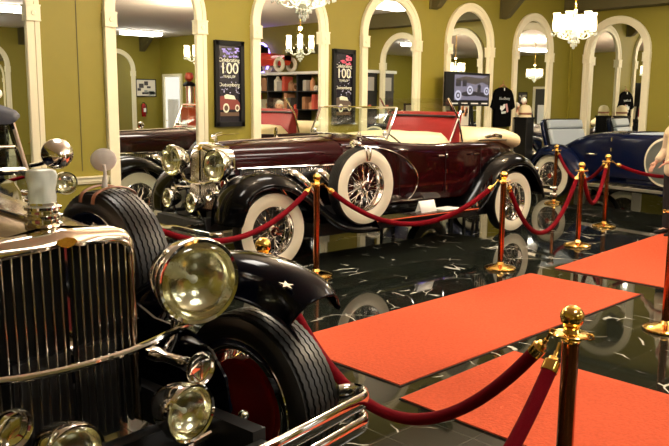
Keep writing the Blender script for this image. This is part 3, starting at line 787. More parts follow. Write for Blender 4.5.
# ------------------------------------------------------------------ blue car
LA = math.radians(-99.7); LO = V((12.44, 3.55, 0))
def blue_car():
    o = thing('vintage_roadster', 'deep blue vintage roadster with open rumble seat beside the far wall', 'car', LO, LA)
    mb_ = M['blue']; wb = -3.5
    chassis(o, .55, -4.1)
    ff = [(.46, .56), (.44, .70), (.37, .83), (.24, .93), (.06, .965), (-.12, .95), (-.34, .87), (-.58, .70), (-.8, .53), (-1.02, .41), (-1.3, .37)]
    rf = [(-2.66, .36), (-2.82, .52), (-2.98, .70), (-3.18, .85), (-3.42, .925), (-3.66, .90), (-3.86, .77), (-3.98, .60), (-4.03, .46)]
    for s in (1, -1):
        fender(o, 'front_fender', ff, .46, .90, s, mb_, skirt=.42, crown=.03, drop=.11)
        fender(o, 'rear_fender', rf, .50, .90, s, mb_, crown=.04, drop=.13)
        running_board(o, s, -1.25, -2.70, .58, .90, .345, mb_)
        MB().box((-1.98, s * .912, .335), (1.5, .02, .045)).build('sill_strip', M['satin'], o)
        wheel('front_wheel', o, (0, s * .72, R + .004), True, 'chrome', 'red_wheel', False, s)
        wheel('rear_wheel', o, (wb, s * .72, R + .004), True, 'chrome', 'red_wheel', False, s)
        sp = wheel('spare_wheel', o, (-1.22, s * .80, .80), True, 'chrome', 'red_wheel', False, s, drum=False)
        MB().lathe([(0, .10), (.1, .098), (.24, .09), (.30, .093), (.345, .088)], axis=(0, 1, 0), seg=40).build('wheel_cover', mat('grey_cover', (.22, .24, .22), .4), sp)
        for z in (1.10, .93, .78): MB().lathe([(0, 0), (.016, 0), (.016, .06), (0, .06)], (-2.34, s * .702, z - .03), (0, 0, 1), 10).build('door_hinge', M['chrome'], o)
        MB().tube([(-2.62, s * .69, .84), (-2.62, s * .735, .84), (-2.80, s * .735, .84)], .016, 8).build('door_handle', M['chrome'], o)
        lamp(o, 'headlight', (.40, s * .43, 1.0), .15, .25)
        lamp(o, 'tail_lamp', (-4.02, s * .70, .76), .07, .12, (-1, 0, 0), 'chrome', 'red_wheel')
    radiator(o, .2, 1.2, .28, .5, shell='chrome')
    hood(o, .08, -1.22, .275, .46, 1.195, 1.225, .72, mb_)
    st = [(-1.2, .46, .48, 1.15, 0, 1.23), (-1.35, .58, .46, 1.18, 0, 1.25), (-1.40, .61, .46, 1.19, 1, .7), (-1.7, .67, .46, 1.19, 1, .7), (-2.15, .69, .46, 1.19, 1, .7), (-2.2, .695, .46, 1.19, 0, 1.23), (-2.6, .70, .46, 1.185, 0, 1.225), (-2.85, .69, .46, 1.15, 0, 1.20),
          (-3.15, .66, .47, 1.05, 0, 1.13), (-3.45, .60, .5, .92, 0, 1.02), (-3.75, .52, .54, .80, 0, .88), (-4.05, .40, .58, .66, 0, .70)]
    body_loft(o, st, mb_)
    MB().box((-2.08, 0, 1.0), (.14, 1.1, .42)).box((-1.8, 0, .80), (.45, 1.1, .16)).build('bench_seat', M['grey_leather'], o, bevel=.04)
    # rumble lid swung open: dark lid, grey squabs
    rl = MB(); a = Matrix.Rotation(-.30, 3, 'Y')
    def q(x, y, z): return a @ V((x, y * .86, z * 1.06)) + V((-3.80, .0, .82))
    out = [(-.62, 0), (-.63, .46)] + [(-.63 + .10 * (1 - math.cos(t)), .46 + .11 * math.sin(t)) for t in (.4, .8, 1.2, 1.57)]
    out = out + [(-a_, b_) for a_, b_ in out[::-1]]
    lid = rl.prism(out, lambda u, v, d: q(d, u, v), -.07, .0).build('rumble_lid', mb_, o, bevel=.015)
    MB().prism([(u * .94, .02 + v * .955) for u, v in out], lambda u, v, d: q(d, u, v), .0, .03).build('lid_lining', M['black'], lid)
    for z0, z1 in ((.06, .37), (.385, .535)):
        sec = [[q(d, u, v) for u, v in [(-.55 + i, z0 + j), (-.55 + i, z1 - j), (.55 - i, z1 - j), (.55 - i, z0 + j)]] for d, i, j in ((.02, 0, 0), (.08, 0, 0), (.105, .025, .02))]
        MB().loft(sec, closed=True, caps=True).build('rumble_squab', M['grey_leather'], lid, bevel=.02)
    fr = MB()
    for s in (-1, 1): fr.tube([(-1.26, s * .6, 1.24), (-1.40, s * .6, 1.5)], .014, 8)
    fr.tube([(-1.40, -.6, 1.5), (-1.40, .6, 1.5)], .012, 8)
    f = fr.build('windshield_frame', M['chrome'], o)
    MB().add([(-1.27, -.59, 1.25), (-1.27, .59, 1.25), (-1.4, .59, 1.5), (-1.4, -.59, 1.5)], [(0, 1, 2, 3)]).build('windshield_glass', M['glass'], f, solid=.004)
    bumper(o, 'front_bumper', .72, (.50, .42), .85); bumper(o, 'rear_bumper', -4.26, (.50, .42), .58, 0, .025, .1, True)
    return o
blue_car()

# ------------------------------------------------------------------ stanchions and ropes
def make_post():
    o = thing('brass_stanchion', 'x', 'stanchion')
    MB().lathe([(0, 0), (.155, 0), (.16, .006), (.158, .018), (.135, .030), (.09, .040), (.045, .052), (.030, .075), (0, .075)], seg=40).build('base', M['brass'], o)
    MB().lathe([(0, .05), (.029, .05), (.029, .885), (0, .885)], seg=24).build('pole', M['brass_pole'], o)
    c = MB().lathe([(.0, .872), (.028, .872), (.034, .88), (.03, .888), (.03, .893), (.060, .897), (.062, .902), (.058, .906), (.03, .908), (.024, .92), (.028, .928), (.0, .93)], seg=28)
    for k in range(4):
        t = k * PI / 2 + .3
        ring = [(math.cos(t) * (.062 + .012 * math.cos(a)), math.sin(t) * (.062 + .012 * math.cos(a)), .90 + .010 * math.sin(a)) for a in [2 * PI * j / 12 for j in range(12)]]
        c.tube(ring, .0035, 6, closed=True)
    c.build('collar', M['brass'], o)
    MB().sphere((0, 0, .962), .041, 28, rings=16).lathe([(.018, .92), (.022, .93), (.014, .936)], seg=16).build('ball_finial', M['brass'], o)
    return o
post0 = make_post(); used = False
PS = {}
def post(k, x, y, label):
    global used
    o = post0 if not used else copy_tree(post0); used = True
    o.location = (x, y, 0); tag(o, label, 'stanchion', 'brass stanchions roping off the cars'); PS[k] = V((x, y, 0))
post('N', 2.333, 1.248, 'tall brass stanchion nearest the camera with two ropes hooked on it')
post('L', 2.364, 2.96, 'brass stanchion just behind the closed car fender, its gold top showing above it')
post('A', 4.93, 5.35, 'brass stanchion in front of the burgundy car hood and spare wheel')
post('B', 6.56, 4.34, 'brass stanchion beside the burgundy rear wheel at the carpet end')
post('C', 8.34, 4.45, 'brass stanchion in the middle of the far three in front of the blue car')
post('D', 9.97, 4.94, 'brass stanchion rightmost of the far three, against the blue door')
post('E', 11.63, 6.68, 'brass stanchion standing in front of the blue rear wheel')
post('R', 5.66, 2.27, 'brass stanchion at the right picture edge beside the middle carpet')
post('G', 2.62, 4.95, 'brass stanchion hidden behind the closed car spare wheel')
post('F', 11.35, 3.75, 'brass stanchion beyond the visitor near the blue front wheel')
post('Q', .72, 1.2, 'brass stanchion low in front of the closed car bumper holding the near hanging rope')
def rope(a, b, sag, label, r=.025):
    A = PS[a]; Bp = PS[b]; d = (Bp - A).normalized()
    P0 = A + d * .072 + V((0, 0, .888)); P1 = Bp - d * .072 + V((0, 0, .888))
    o = thing('velvet_rope', label, 'rope', P0, 0, 'red velvet ropes between the stanchions')
    D = P1 - P0; n = 40
    pts = [D * (k / n) - V((0, 0, 4 * sag * (k / n) * (1 - k / n))) for k in range(n + 1)]
    # trim ends for the snaps
    def cut(P, L):
        acc = 0
        for i in range(len(P) - 1):
            s = (P[i + 1] - P[i]).length
            if acc + s >= L:
                t = (L - acc) / s; return [P[i].lerp(P[i + 1], t)] + P[i + 1:]
            acc += s
        return P
    core = cut(pts, .11); core = cut(core[::-1], .11)[::-1]
    MB().tube(core, r, 14).build('velvet_sleeve', M['velvet'], o, ang=80)
    for e, q in ((V((0, 0, 0)), core[0]), (D, core[-1])):
        ax = (q - e); L = ax.length; ax.normalize()
        h = MB().lathe([(0, .0), (r * 1.12, 0), (r * 1.15, .006), (r * 1.12, .035), (r * .8, .042), (r * .7, .052), (.008, .056), (.008, .075), (0, .075)], q, -ax, 16)
        h.tube([q - ax * (.075) , q - ax * .10 + V((0, 0, .008)), e + ax * .005], .005, 8)
        h.build('snap_hook', M['brass'], o)
rope('L', 'N', .54, 'red velvet rope sagging in the foreground across the front bumper')
rope('Q', 'N', .45, 'red velvet rope hanging steeply left of the nearest stanchion')
rope('G', 'A', .36, 'red velvet rope crossing the burgundy front whitewall wheel')
rope('A', 'B', .40, 'red velvet rope sagging along the burgundy running board')
rope('B', 'C', .62, 'red velvet rope sagging deepest, between rear wheel and blue car')
rope('C', 'D', .46, 'red velvet rope drooping between the last two stanchions, below another rope')
rope('D', 'E', .36, 'red velvet rope running past the blue rear wheel')
rope('D', 'F', .20, 'red velvet rope thin in the distance along the blue door')

# ------------------------------------------------------------------ posters
def poster(x, l, topc, carc):
    o = thing('framed_poster', l, 'poster', (x * K, YA, zk(1.893)), 0, 'tall black framed posters'); o.scale = (K, K, K)
    w, h = .46, 1.10
    f = MB()
    for a, b, sx, sz in ((0, h / 2 - .03, w, .06), (0, -h / 2 + .03, w, .06), (-w / 2 + .03, 0, .06, h), (w / 2 - .03, 0, .06, h)): f.box((a, -.022, b), (sx, .044, sz))
    f.build('frame', M['black'], o, bevel=.004)
    pm = MB().box((0, -.012, 0), (w - .10, .01, h - .10))
    art = pm.build('print', mat('poster_night', (.012, .011, .02), .25), o)
    y = -.020; rot = (PI / 2, 0, 0); cr = mat('poster_cream', (.75, .78, .60), .5)
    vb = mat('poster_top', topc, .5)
    t = MB(); random.seed(x)
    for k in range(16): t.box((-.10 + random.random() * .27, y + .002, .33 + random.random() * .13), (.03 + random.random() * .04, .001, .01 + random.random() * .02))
    tag(t.build('print_and_glow', vb, art), kind='stuff')
    sc = MB()
    for k in range(50):
        sc.box(((random.random() - .5) * .32, y + .002, -.12 + random.random() * .5), (.006 + random.random() * .012, .001, .006 + random.random() * .01))
    tag(sc.build('dot_print', mat('poster_lilac', (.55, .55, .75), .5), art), kind='stuff')
    text('lettering', 'Celebrating', .072, cr, art, (0, y, .285), rot)
    text('lettering', '100', .20, cr, art, (0, y, .135), rot, ext=.002)
    text('lettering', 'YEARS OF', .044, cr, art, (0, y, .082), rot)
    text('lettering', 'Duesenberg', .068, cr, art, (0, y, -.03), rot)
    cb = MB()
    Y = lambda a, b, d: V((a, y - d, b))
    cb.prism([(-.17, -.24), (-.16, -.16), (-.10, -.15), (-.08, -.19), (.0, -.20), (.12, -.20), (.16, -.24), (.17, -.33), (-.17, -.33)], Y, 0, .002, 0)
    cb.prism([(-.09, -.15), (-.05, -.13), (.07, -.15), (.10, -.2), (-.08, -.19)], Y, .002, .003, 1)
    for cx, r in ((-.06, .062), (.12, .045)):
        cb.prism([(cx + r * .8 * math.cos(t), -.31 + r * math.sin(t)) for t in [2 * PI * k / 20 for k in range(20)]], Y, .003, .004, 1)
        cb.prism([(cx + r * .5 * math.cos(t), -.31 + r * .6 * math.sin(t)) for t in [2 * PI * k / 20 for k in range(20)]], Y, .004, .005, 2)
    cb.box((0, y, -.39), (.30, .002, .05), 2)
    cb.build('car_picture', [mat('poster_car', carc, .5), cr, mat('poster_brown', (.10, .05, .02), .5)], art)
poster(6.07, 'tall black framed poster with violet glow painted on top, between the second and third mirror arches', (.35, .30, .85), (.20, .03, .02))  # violet flecks paint the glow reflected in the poster glass
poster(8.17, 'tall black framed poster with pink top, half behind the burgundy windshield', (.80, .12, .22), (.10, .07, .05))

# ------------------------------------------------------------------ television, shirt and things below
def tv():
    X, Y = 10.93 * K, YA - .27; z0, z1 = zk(1.62), zk(2.19); w = 1.20
    o = thing('television', 'flat television showing a vintage car picture in front of a mirror arch', 'television', (X, Y, 0), .0)
    b = MB().box((0, .03, (z0 + z1) / 2), (w, .05, z1 - z0)).build('casing', M['black'], o, bevel=.006)
    scr = MB().box((.09, .003, (z0 + z1) / 2 + .03), (w - .26, .004, z1 - z0 - .14))
    s = scr.build('screen', emis('screen_pale', (.50, .45, .62), .13), b)
    W = (w - .26); cx, cz = .09, (z0 + z1) / 2 + .03
    Yf = lambda a, c, d: V((cx + a * W, -d, cz + c * .43))
    p = MB()
    p.prism([(-.5, .30), (-.2, .42), (.3, .36), (.5, .5), (.5, .1), (.3, .22), (.1, .12), (-.2, .2)], Yf, .0, .002, 0)
    p.prism([(-.47, .28), (-.33, .28), (-.33, .04), (-.47, .04)], Yf, .002, .003, 1); p.prism([(-.28, .28), (-.16, .28), (-.16, .04), (-.28, .04)], Yf, .002, .003, 1)
    p.prism([(-.30, -.2), (-.1, -.12), (.1, -.14), (.5, -.2), (.5, -.38), (.1, -.30), (-.15, -.34), (-.3, -.3)], Yf, .002, .003, 1)
    for a, c, r in ((-.40, -.30, .095), (-.06, -.10, .085), (.44, -.12, .08)):
        for k, (q, mi) in enumerate(((1, 2), (.6, 1), (.3, 2))):
            p.prism([(a + r * q * math.cos(t), c + r * 2 * q * math.sin(t)) for t in [2 * PI * j / 20 for j in range(20)]], Yf, .003 + .001 * k, .004 + .001 * k, mi)
    p.prism([(.16, .1), (.22, .14), (.26, .08), (.26, -.3), (.16, -.3)], Yf, .004, .005, 1)
    p.build('screen_picture', [emis('screen_brown', (.22, .16, .14), .1), emis('screen_dark', (.04, .035, .07), .1), emis('screen_white', (.85, .82, 1.), .26)], s)
    lb = MB()
    for k in range(4): lb.box((-.38 + k * .28, .002, z0 + .045), (.20 - .03 * (k % 2), .004, .022))
    lb.build('caption_strip', M['card'], b)
    st = MB()
    for q in (-1, 1): st.tube([(q * .16, .05, 1.64), (q * .34, .02, .02)], .025, 8)
    st.box((0, .05, 1.30), (.6, .03, .04)).box((0, .03, .02), (.8, .18, .03)).build('stand', M['black'], o)
tv()
def shirt():
    o = thing('tee_shirt', 'black printed tee shirt on a hanger right of the television', 'shirt', (12.31 * K, YA - .05, ZO), 0); o.scale = (K, K, K)
    half = [(.0, 1.955), (.09, 1.97), (.11, 1.965), (.24, 1.92), (.32, 1.83), (.40, 1.60), (.29, 1.55), (.255, 1.66), (.26, 1.5), (.265, 1.24), (0, 1.235)]
    out = half + [(-a, b) for a, b in half[-2:0:-1]]
    sh = MB()
    sh.prism(out, lambda a, b, d: V((a, d + .012 * math.sin(a * 23) * (1 if b < 1.7 else .3), b)), -.03, .022).build('shirt_body', mat('black_cotton', (.002, .002, .0022), .95, spec=.05), o, bevel=.01)
    MB().tube(spline([(-.12, -.002, 1.955), (-.04, -.002, 2.0), (0, -.002, 2.01), (.04, -.002, 2.0), (.12, -.002, 1.955)], 4), .012, 8).tube(spline([(0, 0, 2.01), (.0, 0, 2.05), (.03, 0, 2.075), (.03, .03, 2.09)], 4), .005, 8).build('hanger', M['tan_leather'], o)
    wm = mat('shirt_print', (.72, .76, .74), .7)
    text('lettering', "It's a Doozy", .072, wm, o, (.0, -.046, 1.74), (PI / 2, 0, 0))
    pr = MB(); Yf = lambda a, b, d: V((a, -.044 - d, b))
    pr.prism([(-.14, 1.57), (-.12, 1.63), (-.06, 1.62), (-.02, 1.66), (.02, 1.66), (.03, 1.60), (-.02, 1.56), (-.08, 1.53)], Yf, 0, .002, 0)
    pr.prism([(.03, 1.66), (.09, 1.67), (.12, 1.60), (.14, 1.52), (.09, 1.50), (.06, 1.57)], Yf, 0, .002, 1)
    pr.prism([(-.1, 1.52), (.06, 1.53), (.05, 1.49), (-.08, 1.48)], Yf, 0, .002, 0)
    pr.build('print', [wm, mat('shirt_pink', (.7, .35, .35), .7)], o)
    MB().box((.0, -.034, 1.93), (.03, .004, .05)).build('size_tag', M['card'], o)
shirt()
def picture(x, z, w, h, l, m, loc=None, rz=0, tilt=0, cat='picture'):
    o = thing('framed_picture', l, cat, loc or (x, YA - .03, z), rz)
    f = MB()
    for a, b, sx, sz in ((0, h / 2, w, .03), (0, -h / 2, w, .03), (-w / 2, 0, .03, h + .03), (w / 2, 0, .03, h + .03)): f.box((a, 0, b), (sx, .025, sz))
    f.build('frame', M['black'], o)
    p = MB().box((0, .004, 0), (w, .01, h), 0)
    random.seed(int(w * 1000 + z * 77))
    for k in range(9): p.box(((random.random() - .5) * w * .7, -.002, (random.random() - .5) * h * .7), (w * (.1 + .25 * random.random()), .006, h * (.08 + .2 * random.random())), 1 + k % 2)
    p.build('print', m, o)
    return o
cr_ = mat('print_cream', (.75, .70, .58), .6); or_ = mat('print_orange', (.75, .30, .10), .6); dk_ = mat('print_dark', (.06, .05, .05), .6)
sidetable = thing('side_table', 'small black table under the television', 'table', (9.86, YA - .60, 0))
MB().box((0, 0, 1.27), (.80, .34, .04)).build('table_top', M['black'], sidetable)
for sx in (-.36, .36):
    for sy in (-.13, .13): MB().box((sx, sy, .625), (.04, .04, 1.25)).build('leg', M['black'], sidetable)
picture(0, 0, .26, .34, 'white framed print with orange figure on the table under the television', [cr_, or_, dk_], (9.98, YA - .58, 1.476), 0)
picture(0, 0, .18, .24, 'small framed dark print left of the orange one under the television', [cr_, dk_, or_], (9.64, YA - .58, 1.426), 0)
pd = thing('display_pedestal', 'black pedestal in front of the mirror right of the shirt', 'pedestal', (12.80 * K, YA - .22, 0))
MB().box((0, 0, .70), (.25, .25, 1.40)).build('column', M['black'], pd, bevel=.006)
MB().box((0, 0, 1.41), (.28, .28, .03)).build('cap', M['black'], pd, bevel=.004)
ht = thing('cloche_hat', 'cream rounded hat on the black pedestal', 'hat', (12.82 * K, YA - .22, 1.425))
MB().lathe([(.108, .0), (.118, .004), (.112, .03), (.112, .05), (.118, .10), (.105, .17), (.07, .215), (0, .23)], seg=32).build('crown', M['cream_leather'], ht)
MB().lathe([(.114, .048), (.120, .055), (.121, .08), (.117, .085)], seg=32).build('band', M['tan_leather'], ht)

# ------------------------------------------------------------------ chandeliers
BULB = emis('candle_bulb', (1., .80, .48), 60.)
SHADE = mat('beaded_shade', (.95, .90, .78), .25, trans=.3, emit=(1., .82, .52), es=1.3)
def make_chandelier():
    o = thing('chandelier', 'x', 'chandelier')
    MB().lathe([(0, H), (.07, H), (.06, H - .03), (.015, H - .045), (0, H - .045)], seg=24).build('canopy', M['brass'], o)
    ch = MB(); z = H - .045
    while z > 2.900:
        f = int(z * 1000) % 2
        ring = [((.012 * math.cos(a)) * (1 - f), (.012 * math.cos(a)) * f, z - .02 + .02 * math.sin(a)) for a in [2 * PI * j / 10 for j in range(10)]]
        ch.tube(ring, .0035, 5, closed=True); z -= .033
    ch.tube([(0, 0, H - .04), (0, 0, 2.880)], .004, 6)
    ch.build('chain', M['brass'], o)
    MB().lathe([(0, 2.900), (.02, 2.890), (.03, 2.850), (.018, 2.800), (.04, 2.740), (.05, 2.680), (.03, 2.620), (.045, 2.570), (.055, 2.540), (.03, 2.500), (.01, 2.460), (0, 2.455)], seg=20).build('stem', M['crystal'], o)
    ds = MB()
    for k in range(6):
        t = 2 * PI * k / 6 + .2; c, s = math.cos(t), math.sin(t)
        arm = MB().tube(spline([(c * .03, s * .03, 2.580), (c * .10, s * .10, 2.520), (c * .19, s * .19, 2.540), (c * .235, s * .235, 2.600)], 5), .009, 8)
        a = arm.build('arm', M['crystal'], o)
        MB().lathe([(0, 2.595), (.05, 2.605), (.055, 2.615), (.02, 2.615), (.012, 2.620), (0, 2.620)], (c * .235, s * .235, 0), seg=20).build('drip_cup', M['crystal'], a)
        MB().lathe([(.030, 2.615), (.045, 2.640), (.050, 2.700), (.044, 2.760), (.038, 2.800), (.046, 2.835), (.052, 2.845), (.046, 2.840), (.034, 2.800), (.040, 2.740), (.044, 2.680), (.026, 2.615)], (c * .235, s * .235, 0), seg=20).build('candle_shade', SHADE, a)
        MB().lathe([(0, 2.640), (.012, 2.645), (.018, 2.690), (.012, 2.740), (0, 2.780)], (c * .235, s * .235, 0), seg=12).build('bulb', BULB, a)
        for j in range(7):
            q = 2 * PI * j / 7; ds.sphere((c * .235 + .055 * math.cos(q), s * .235 + .055 * math.sin(q), 2.580 - .012 * (j % 2)), .011, 6, 0, (1, 1, 1.7), 5)
        for j in range(5):
            u = j / 4; ds.sphere((c * (.04 + .18 * u), s * (.04 + .18 * u), 2.780 - .18 * math.sin(u * PI / 2) - .02), .009, 6, 0, (1, 1, 1.3), 5)
    for k in range(14):
        t = 2 * PI * k / 14; ds.sphere((.065 * math.cos(t), .065 * math.sin(t), 2.480), .013, 6, 0, (1, 1, 1.7), 5)
    for k in range(8):
        t = 2 * PI * k / 8; ds.sphere((.035 * math.cos(t), .035 * math.sin(t), 2.435), .012, 6, 0, (1, 1, 1.7), 5)
    ds.sphere((0, 0, 2.410), .02, 8, 0, (1, 1, 1.4), 6)
    tag(ds.build('crystal_drops', M['crystal'], o), kind='stuff')
    return o
ch0 = make_chandelier()
ld = bpy.data.lights.new('chandelier_glow', 'POINT'); ld.energy = 72; ld.color = (1., .80, .55); ld.shadow_soft_size = .03
lo = bpy.data.objects.new('chandelier_glow', ld); C.objects.link(lo); lo.parent = ch0; lo.location = (0, 0, 2.98)
for i, (x, y, l) in enumerate([(9.8 * K, 5.46 * K, 'lit crystal chandelier hanging before the room corner'), (4.75, 5.34, 'lit crystal chandelier over the burgundy car, only its bottom in the picture'),
                               (9.62, 1.6, 'lit crystal chandelier right of the camera over the far aisle'), (4.75, 1.3, 'lit crystal chandelier above the near aisle')]):
    q = ch0 if i == 0 else copy_tree(ch0)
    q.location = (x, y, 0); tag(q, l, 'chandelier', 'crystal chandeliers')

# ------------------------------------------------------------------ things seen in the mirrors
def extinguisher():
    o = thing('fire_extinguisher', 'red fire extinguisher on the opposite wall beside an arch', 'extinguisher', (14.05 * K, YC + .085, zk(1.1)))
    MB().lathe([(0, 0), (.07, 0), (.078, .02), (.078, .36), (.05, .42), (.025, .44), (0, .44)], seg=24).build('cylinder', M['red_wheel'], o)
    MB().box((0, .0, .47), (.03, .12, .02)).tube([(0, .02, .46), (.09, .03, .40), (.10, .03, .1)], .012, 8).build('hose', M['black'], o)
    MB().box((0, -.079, .3), (.10, .012, .24)).build('wall_hook', M['dark_metal'], o)
    MB().box((0, .078, .22), (.08, .006, .12)).build('label_plate', M['card'], o)
extinguisher()
picture(0, 0, .74, .56, 'framed landscape print on the opposite wall above the fire extinguisher', [cr_, dk_, mat('print_sage', (.3, .33, .28), .6)], (14.2 * K, YC + .03, zk(2.1)), PI)
def doorway(n, x, y, rz, w, h, room_em):
    s = MB()
    for q in (-1, 1): s.box((q * (w / 2 + .05), -.03, h / 2), (.10, .06, h))
    s.box((0, -.03, h + .05), (w + .2, .06, .10))
    o = tag(s.build('door_%d' % n, M['trim'], None, (x, y, 0), rot=(0, 0, rz)), kind='structure')
    MB().box((0, -.004, h / 2), (w, .006, h)).build('door_leaf', room_em, o)
    MB().box((0, -.012, h * .45), (w * .7, .01, h * .5)).build('door_panel', M['card'], o)
    MB().tube([(w * .4, -.01, 1.0), (w * .4, -.06, 1.0), (w * .3, -.06, 1.0)], .01, 8).build('door_handle', M['brass'], o)
doorway(1, XB, -6.95 * K, -PI / 2, .95, 2.45, emis('bright_room', (1., .95, .85), .35))
doorway(2, XA, -2.0, PI / 2, .95, 2.3, mat('dark_door', (.05, .045, .03), .4))
picture(0, 0, .42, .5, 'small dark framed print beside the dark door', [dk_, cr_, cr_], (XA + .03, -3.1, 1.9), PI / 2)

def gas_pump(x, y, rz, l, col):
    o = thing('petrol_pump', l, 'fuel pump', (x, y, 0), rz, 'old fuel pumps')
    pm = mat('pump_enamel', col, .3, coat=.6)
    MB().box((0, 0, .06), (.50, .44, .12)).box((0, 0, .78), (.40, .36, 1.34)).box((0, 0, 1.47), (.44, .40, .05)).build('cabinet', pm, o, bevel=.02)
    MB().lathe([(.10, 1.49), (.11, 1.51), (.10, 1.53), (.10, 2.02), (.12, 2.04), (.12, 2.08), (0, 2.08)], seg=24).build('measuring_cylinder', M['satin'], o)
    for q in range(3): MB().tube([(.15 * math.cos(q * 2.1), .15 * math.sin(q * 2.1), 1.49), (.15 * math.cos(q * 2.1), .15 * math.sin(q * 2.1), 2.1)], .016, 8).build('guard_rod', pm, o)
    MB().lathe([(.0, 2.08), (.18, 2.08), (.19, 2.12), (.10, 2.2), (0, 2.22)], seg=24).build('cap', M['black'], o)
    MB().lathe([(0, 2.2), (.05, 2.22), (.12, 2.28), (.13, 2.36), (.1, 2.45), (0, 2.48)], seg=24).build('globe', pm, o)
    MB().tube(spline([(.22, 0, 1.2), (.34, -.05, .9), (.36, -.05, .5), (.27, -.02, .35), (.23, 0, .9)], 5), .018, 8).build('hose', M['black'], o)
    MB().lathe([(0, 0), (.13, 0), (.13, .02), (0, .02)], (0, -.18, 1.0), (0, -1, 0), 24).build('dial', M['card'], o)
gas_pump(12.95 * K, -3.1 * K, -PI / 2, 'orange red old fuel pump nearer the end wall shelf', (.62, .07, .02))
gas_pump(5.35 * K, -3.1 * K, PI, 'orange old fuel pump standing apart in the hall', (.70, .16, .03))

def shelf():
    o = thing('parts_shelf', 'long white wall shelf unit full of garage parts on the end wall', 'shelf', (XB - .32, .30, 0), -PI / 2)
    # local x -> -Y world, local -y -> -X world (front)
    for z in (.5, .98, 1.46, 1.94): MB().box((0, 0, z), (4.9, .55, .03)).build('shelf_board', M['dark_metal'], o)
    MB().box((0, 0, 2.42), (4.96, .64, .07)).build('top_board', M['card'], o)
    for x in (-2.42, -1.25, 0, 1.25, 2.42): MB().box((x, .0, 1.2), (.05, .5, 2.4)).build('upright', M['dark_metal'], o)
shelf()
random.seed(5)
cols = [mat('box_%d' % i, c, .5) for i, c in enumerate([(.65, .10, .06), (.7, .58, .4), (.12, .10, .09), (.8, .72, .6), (.40, .20, .10), (.45, .42, .38), (.60, .28, .14), (.88, .82, .7)])]
for zi, z in enumerate((1.475, 1.955)):
    row = ('lower', 'upper')[zi]
    y = -2.08; k = 0
    while y < 2.62:
        w = random.uniform(.10, .22); h = random.uniform(.22, .42)
        if any(abs(y + w / 2 - u) < w / 2 + .05 for u in (-.95, .30, 1.55)): y += .1; continue
        kind = random.random()
        if kind < .5:
            b = MB().box((0, 0, h / 2), (.3, w, h)).box((0, 0, h + .004), (.28, w * .9, .01)); nm, cat = 'parts_box', 'box'
        elif kind < .8:
            b = MB().lathe([(0, 0), (w / 2, 0), (w / 2, h * .7), (w * .25, h * .85), (w * .15, h), (0, h)], seg=16); nm, cat = 'oil_can', 'can'
        else:
            b = MB().lathe([(w * .3, -.05), (w * .5, -.05), (w * .5, .05), (w * .3, .05), (w * .3, -.05)], (0, 0, w * .5), (1, 0, 0), 20); nm, cat = 'fan_pulley', 'pulley'
        ob = b.build(nm, cols[random.randrange(8)], None, (XB - .33, y + w / 2, z))
        tag(ob, '%s among the packed %s row of the garage shelf' % ({'parts_box': 'small parts box', 'oil_can': 'oil can', 'fan_pulley': 'round pulley'}[nm], row), cat, '%s on the %s garage shelf' % ({'parts_box': 'boxes', 'oil_can': 'cans', 'fan_pulley': 'pulleys'}[nm], row))
        y += w + .02; k += 1
def hot_rod():
    o = thing('pedal_car', 'small red open toy car with cream wheels on top of the garage shelf', 'toy car', (XB - .36, -.95, 2.456), PI / 2)
    for x in (.42, -.42):
        for s in (-1, 1):
            MB().lathe([(.09, -.03), (.16, -.035), (.175, 0), (.16, .035), (.09, .03)], (x, s * .22, .175), (0, 1, 0), 24).build('wheel', [M['white_wall']], o)
    body_loft(o, [(.5, .12, .16, .36, 0, .38), (.1, .16, .16, .40, 0, .43), (-.02, .18, .16, .44, 1, .2), (-.35, .18, .16, .46, 1, .2), (-.4, .17, .16, .46, 0, .5), (-.6, .1, .2, .34, 0, .36)], mat('toy_red', (.75, .05, .02), .3, coat=.5))
    MB().box((-.32, 0, .50), (.06, .28, .22)).build('seat_back', M['black'], o, bevel=.02)
    o.scale = (1.25, 1.0, 1.2)
hot_rod()
ns = thing('neon_ring', 'violet blue neon ring on the end wall over the garage shelf', 'neon sign', (XB - .08, -1.87, 2.9), -PI / 2)
MB().tube([(.42 * math.cos(a), 0, .42 * math.sin(a)) for a in [2 * PI * k / 40 for k in range(40)]], .03, 10, closed=True).build('tube', emis('neon_violet', (.25, .18, 1.), 2.5), ns)
MB().lathe([(0, 0), (.38, 0), (.38, .03), (0, .03)], (0, .06, 0), (0, -1, 0), 32).build('face', M['black'], ns)
lt = thing('wall_lettering', 'dark ornate lettering board above the garage shelf', 'sign', (XB - .04, .0, 3.06), -PI / 2)
g = MB(); random.seed(3)
for k in range(9):
    x = -.62 + k * .155; g.box((x, 0, 0), (.03, .03, .24 + .06 * (k % 3 == 0))); g.box((x + .07, 0, -.03), (.03, .03, .18)); g.box((x + .035, 0, .06 - .1 * (k % 2)), (.09, .03, .03))
g.build('letters', M['bracket'], lt)

wd = thing('mounted_whitewall', 'whitewall wheel hung on the short wall behind the camera', 'wheel', (XA + .13, 1.7, 1.95), -PI / 2)
wheel('wheel', wd, (0, 0, 0), True, 'chrome', 'red_wheel', False, 1, drum=False)
ct = thing('counter', 'low counter with dark red front under the hung wheel', 'counter', (XA + .36, 1.7, 0), PI / 2)
MB().box((0, 0, 1.12), (1.8, .6, .06)).build('counter_top', M['trim'], ct, bevel=.01)
MB().box((0, .02, .55), (1.7, .5, 1.08)).build('counter_front', mat('dark_red_panel', (.12, .01, .01), .35), ct)

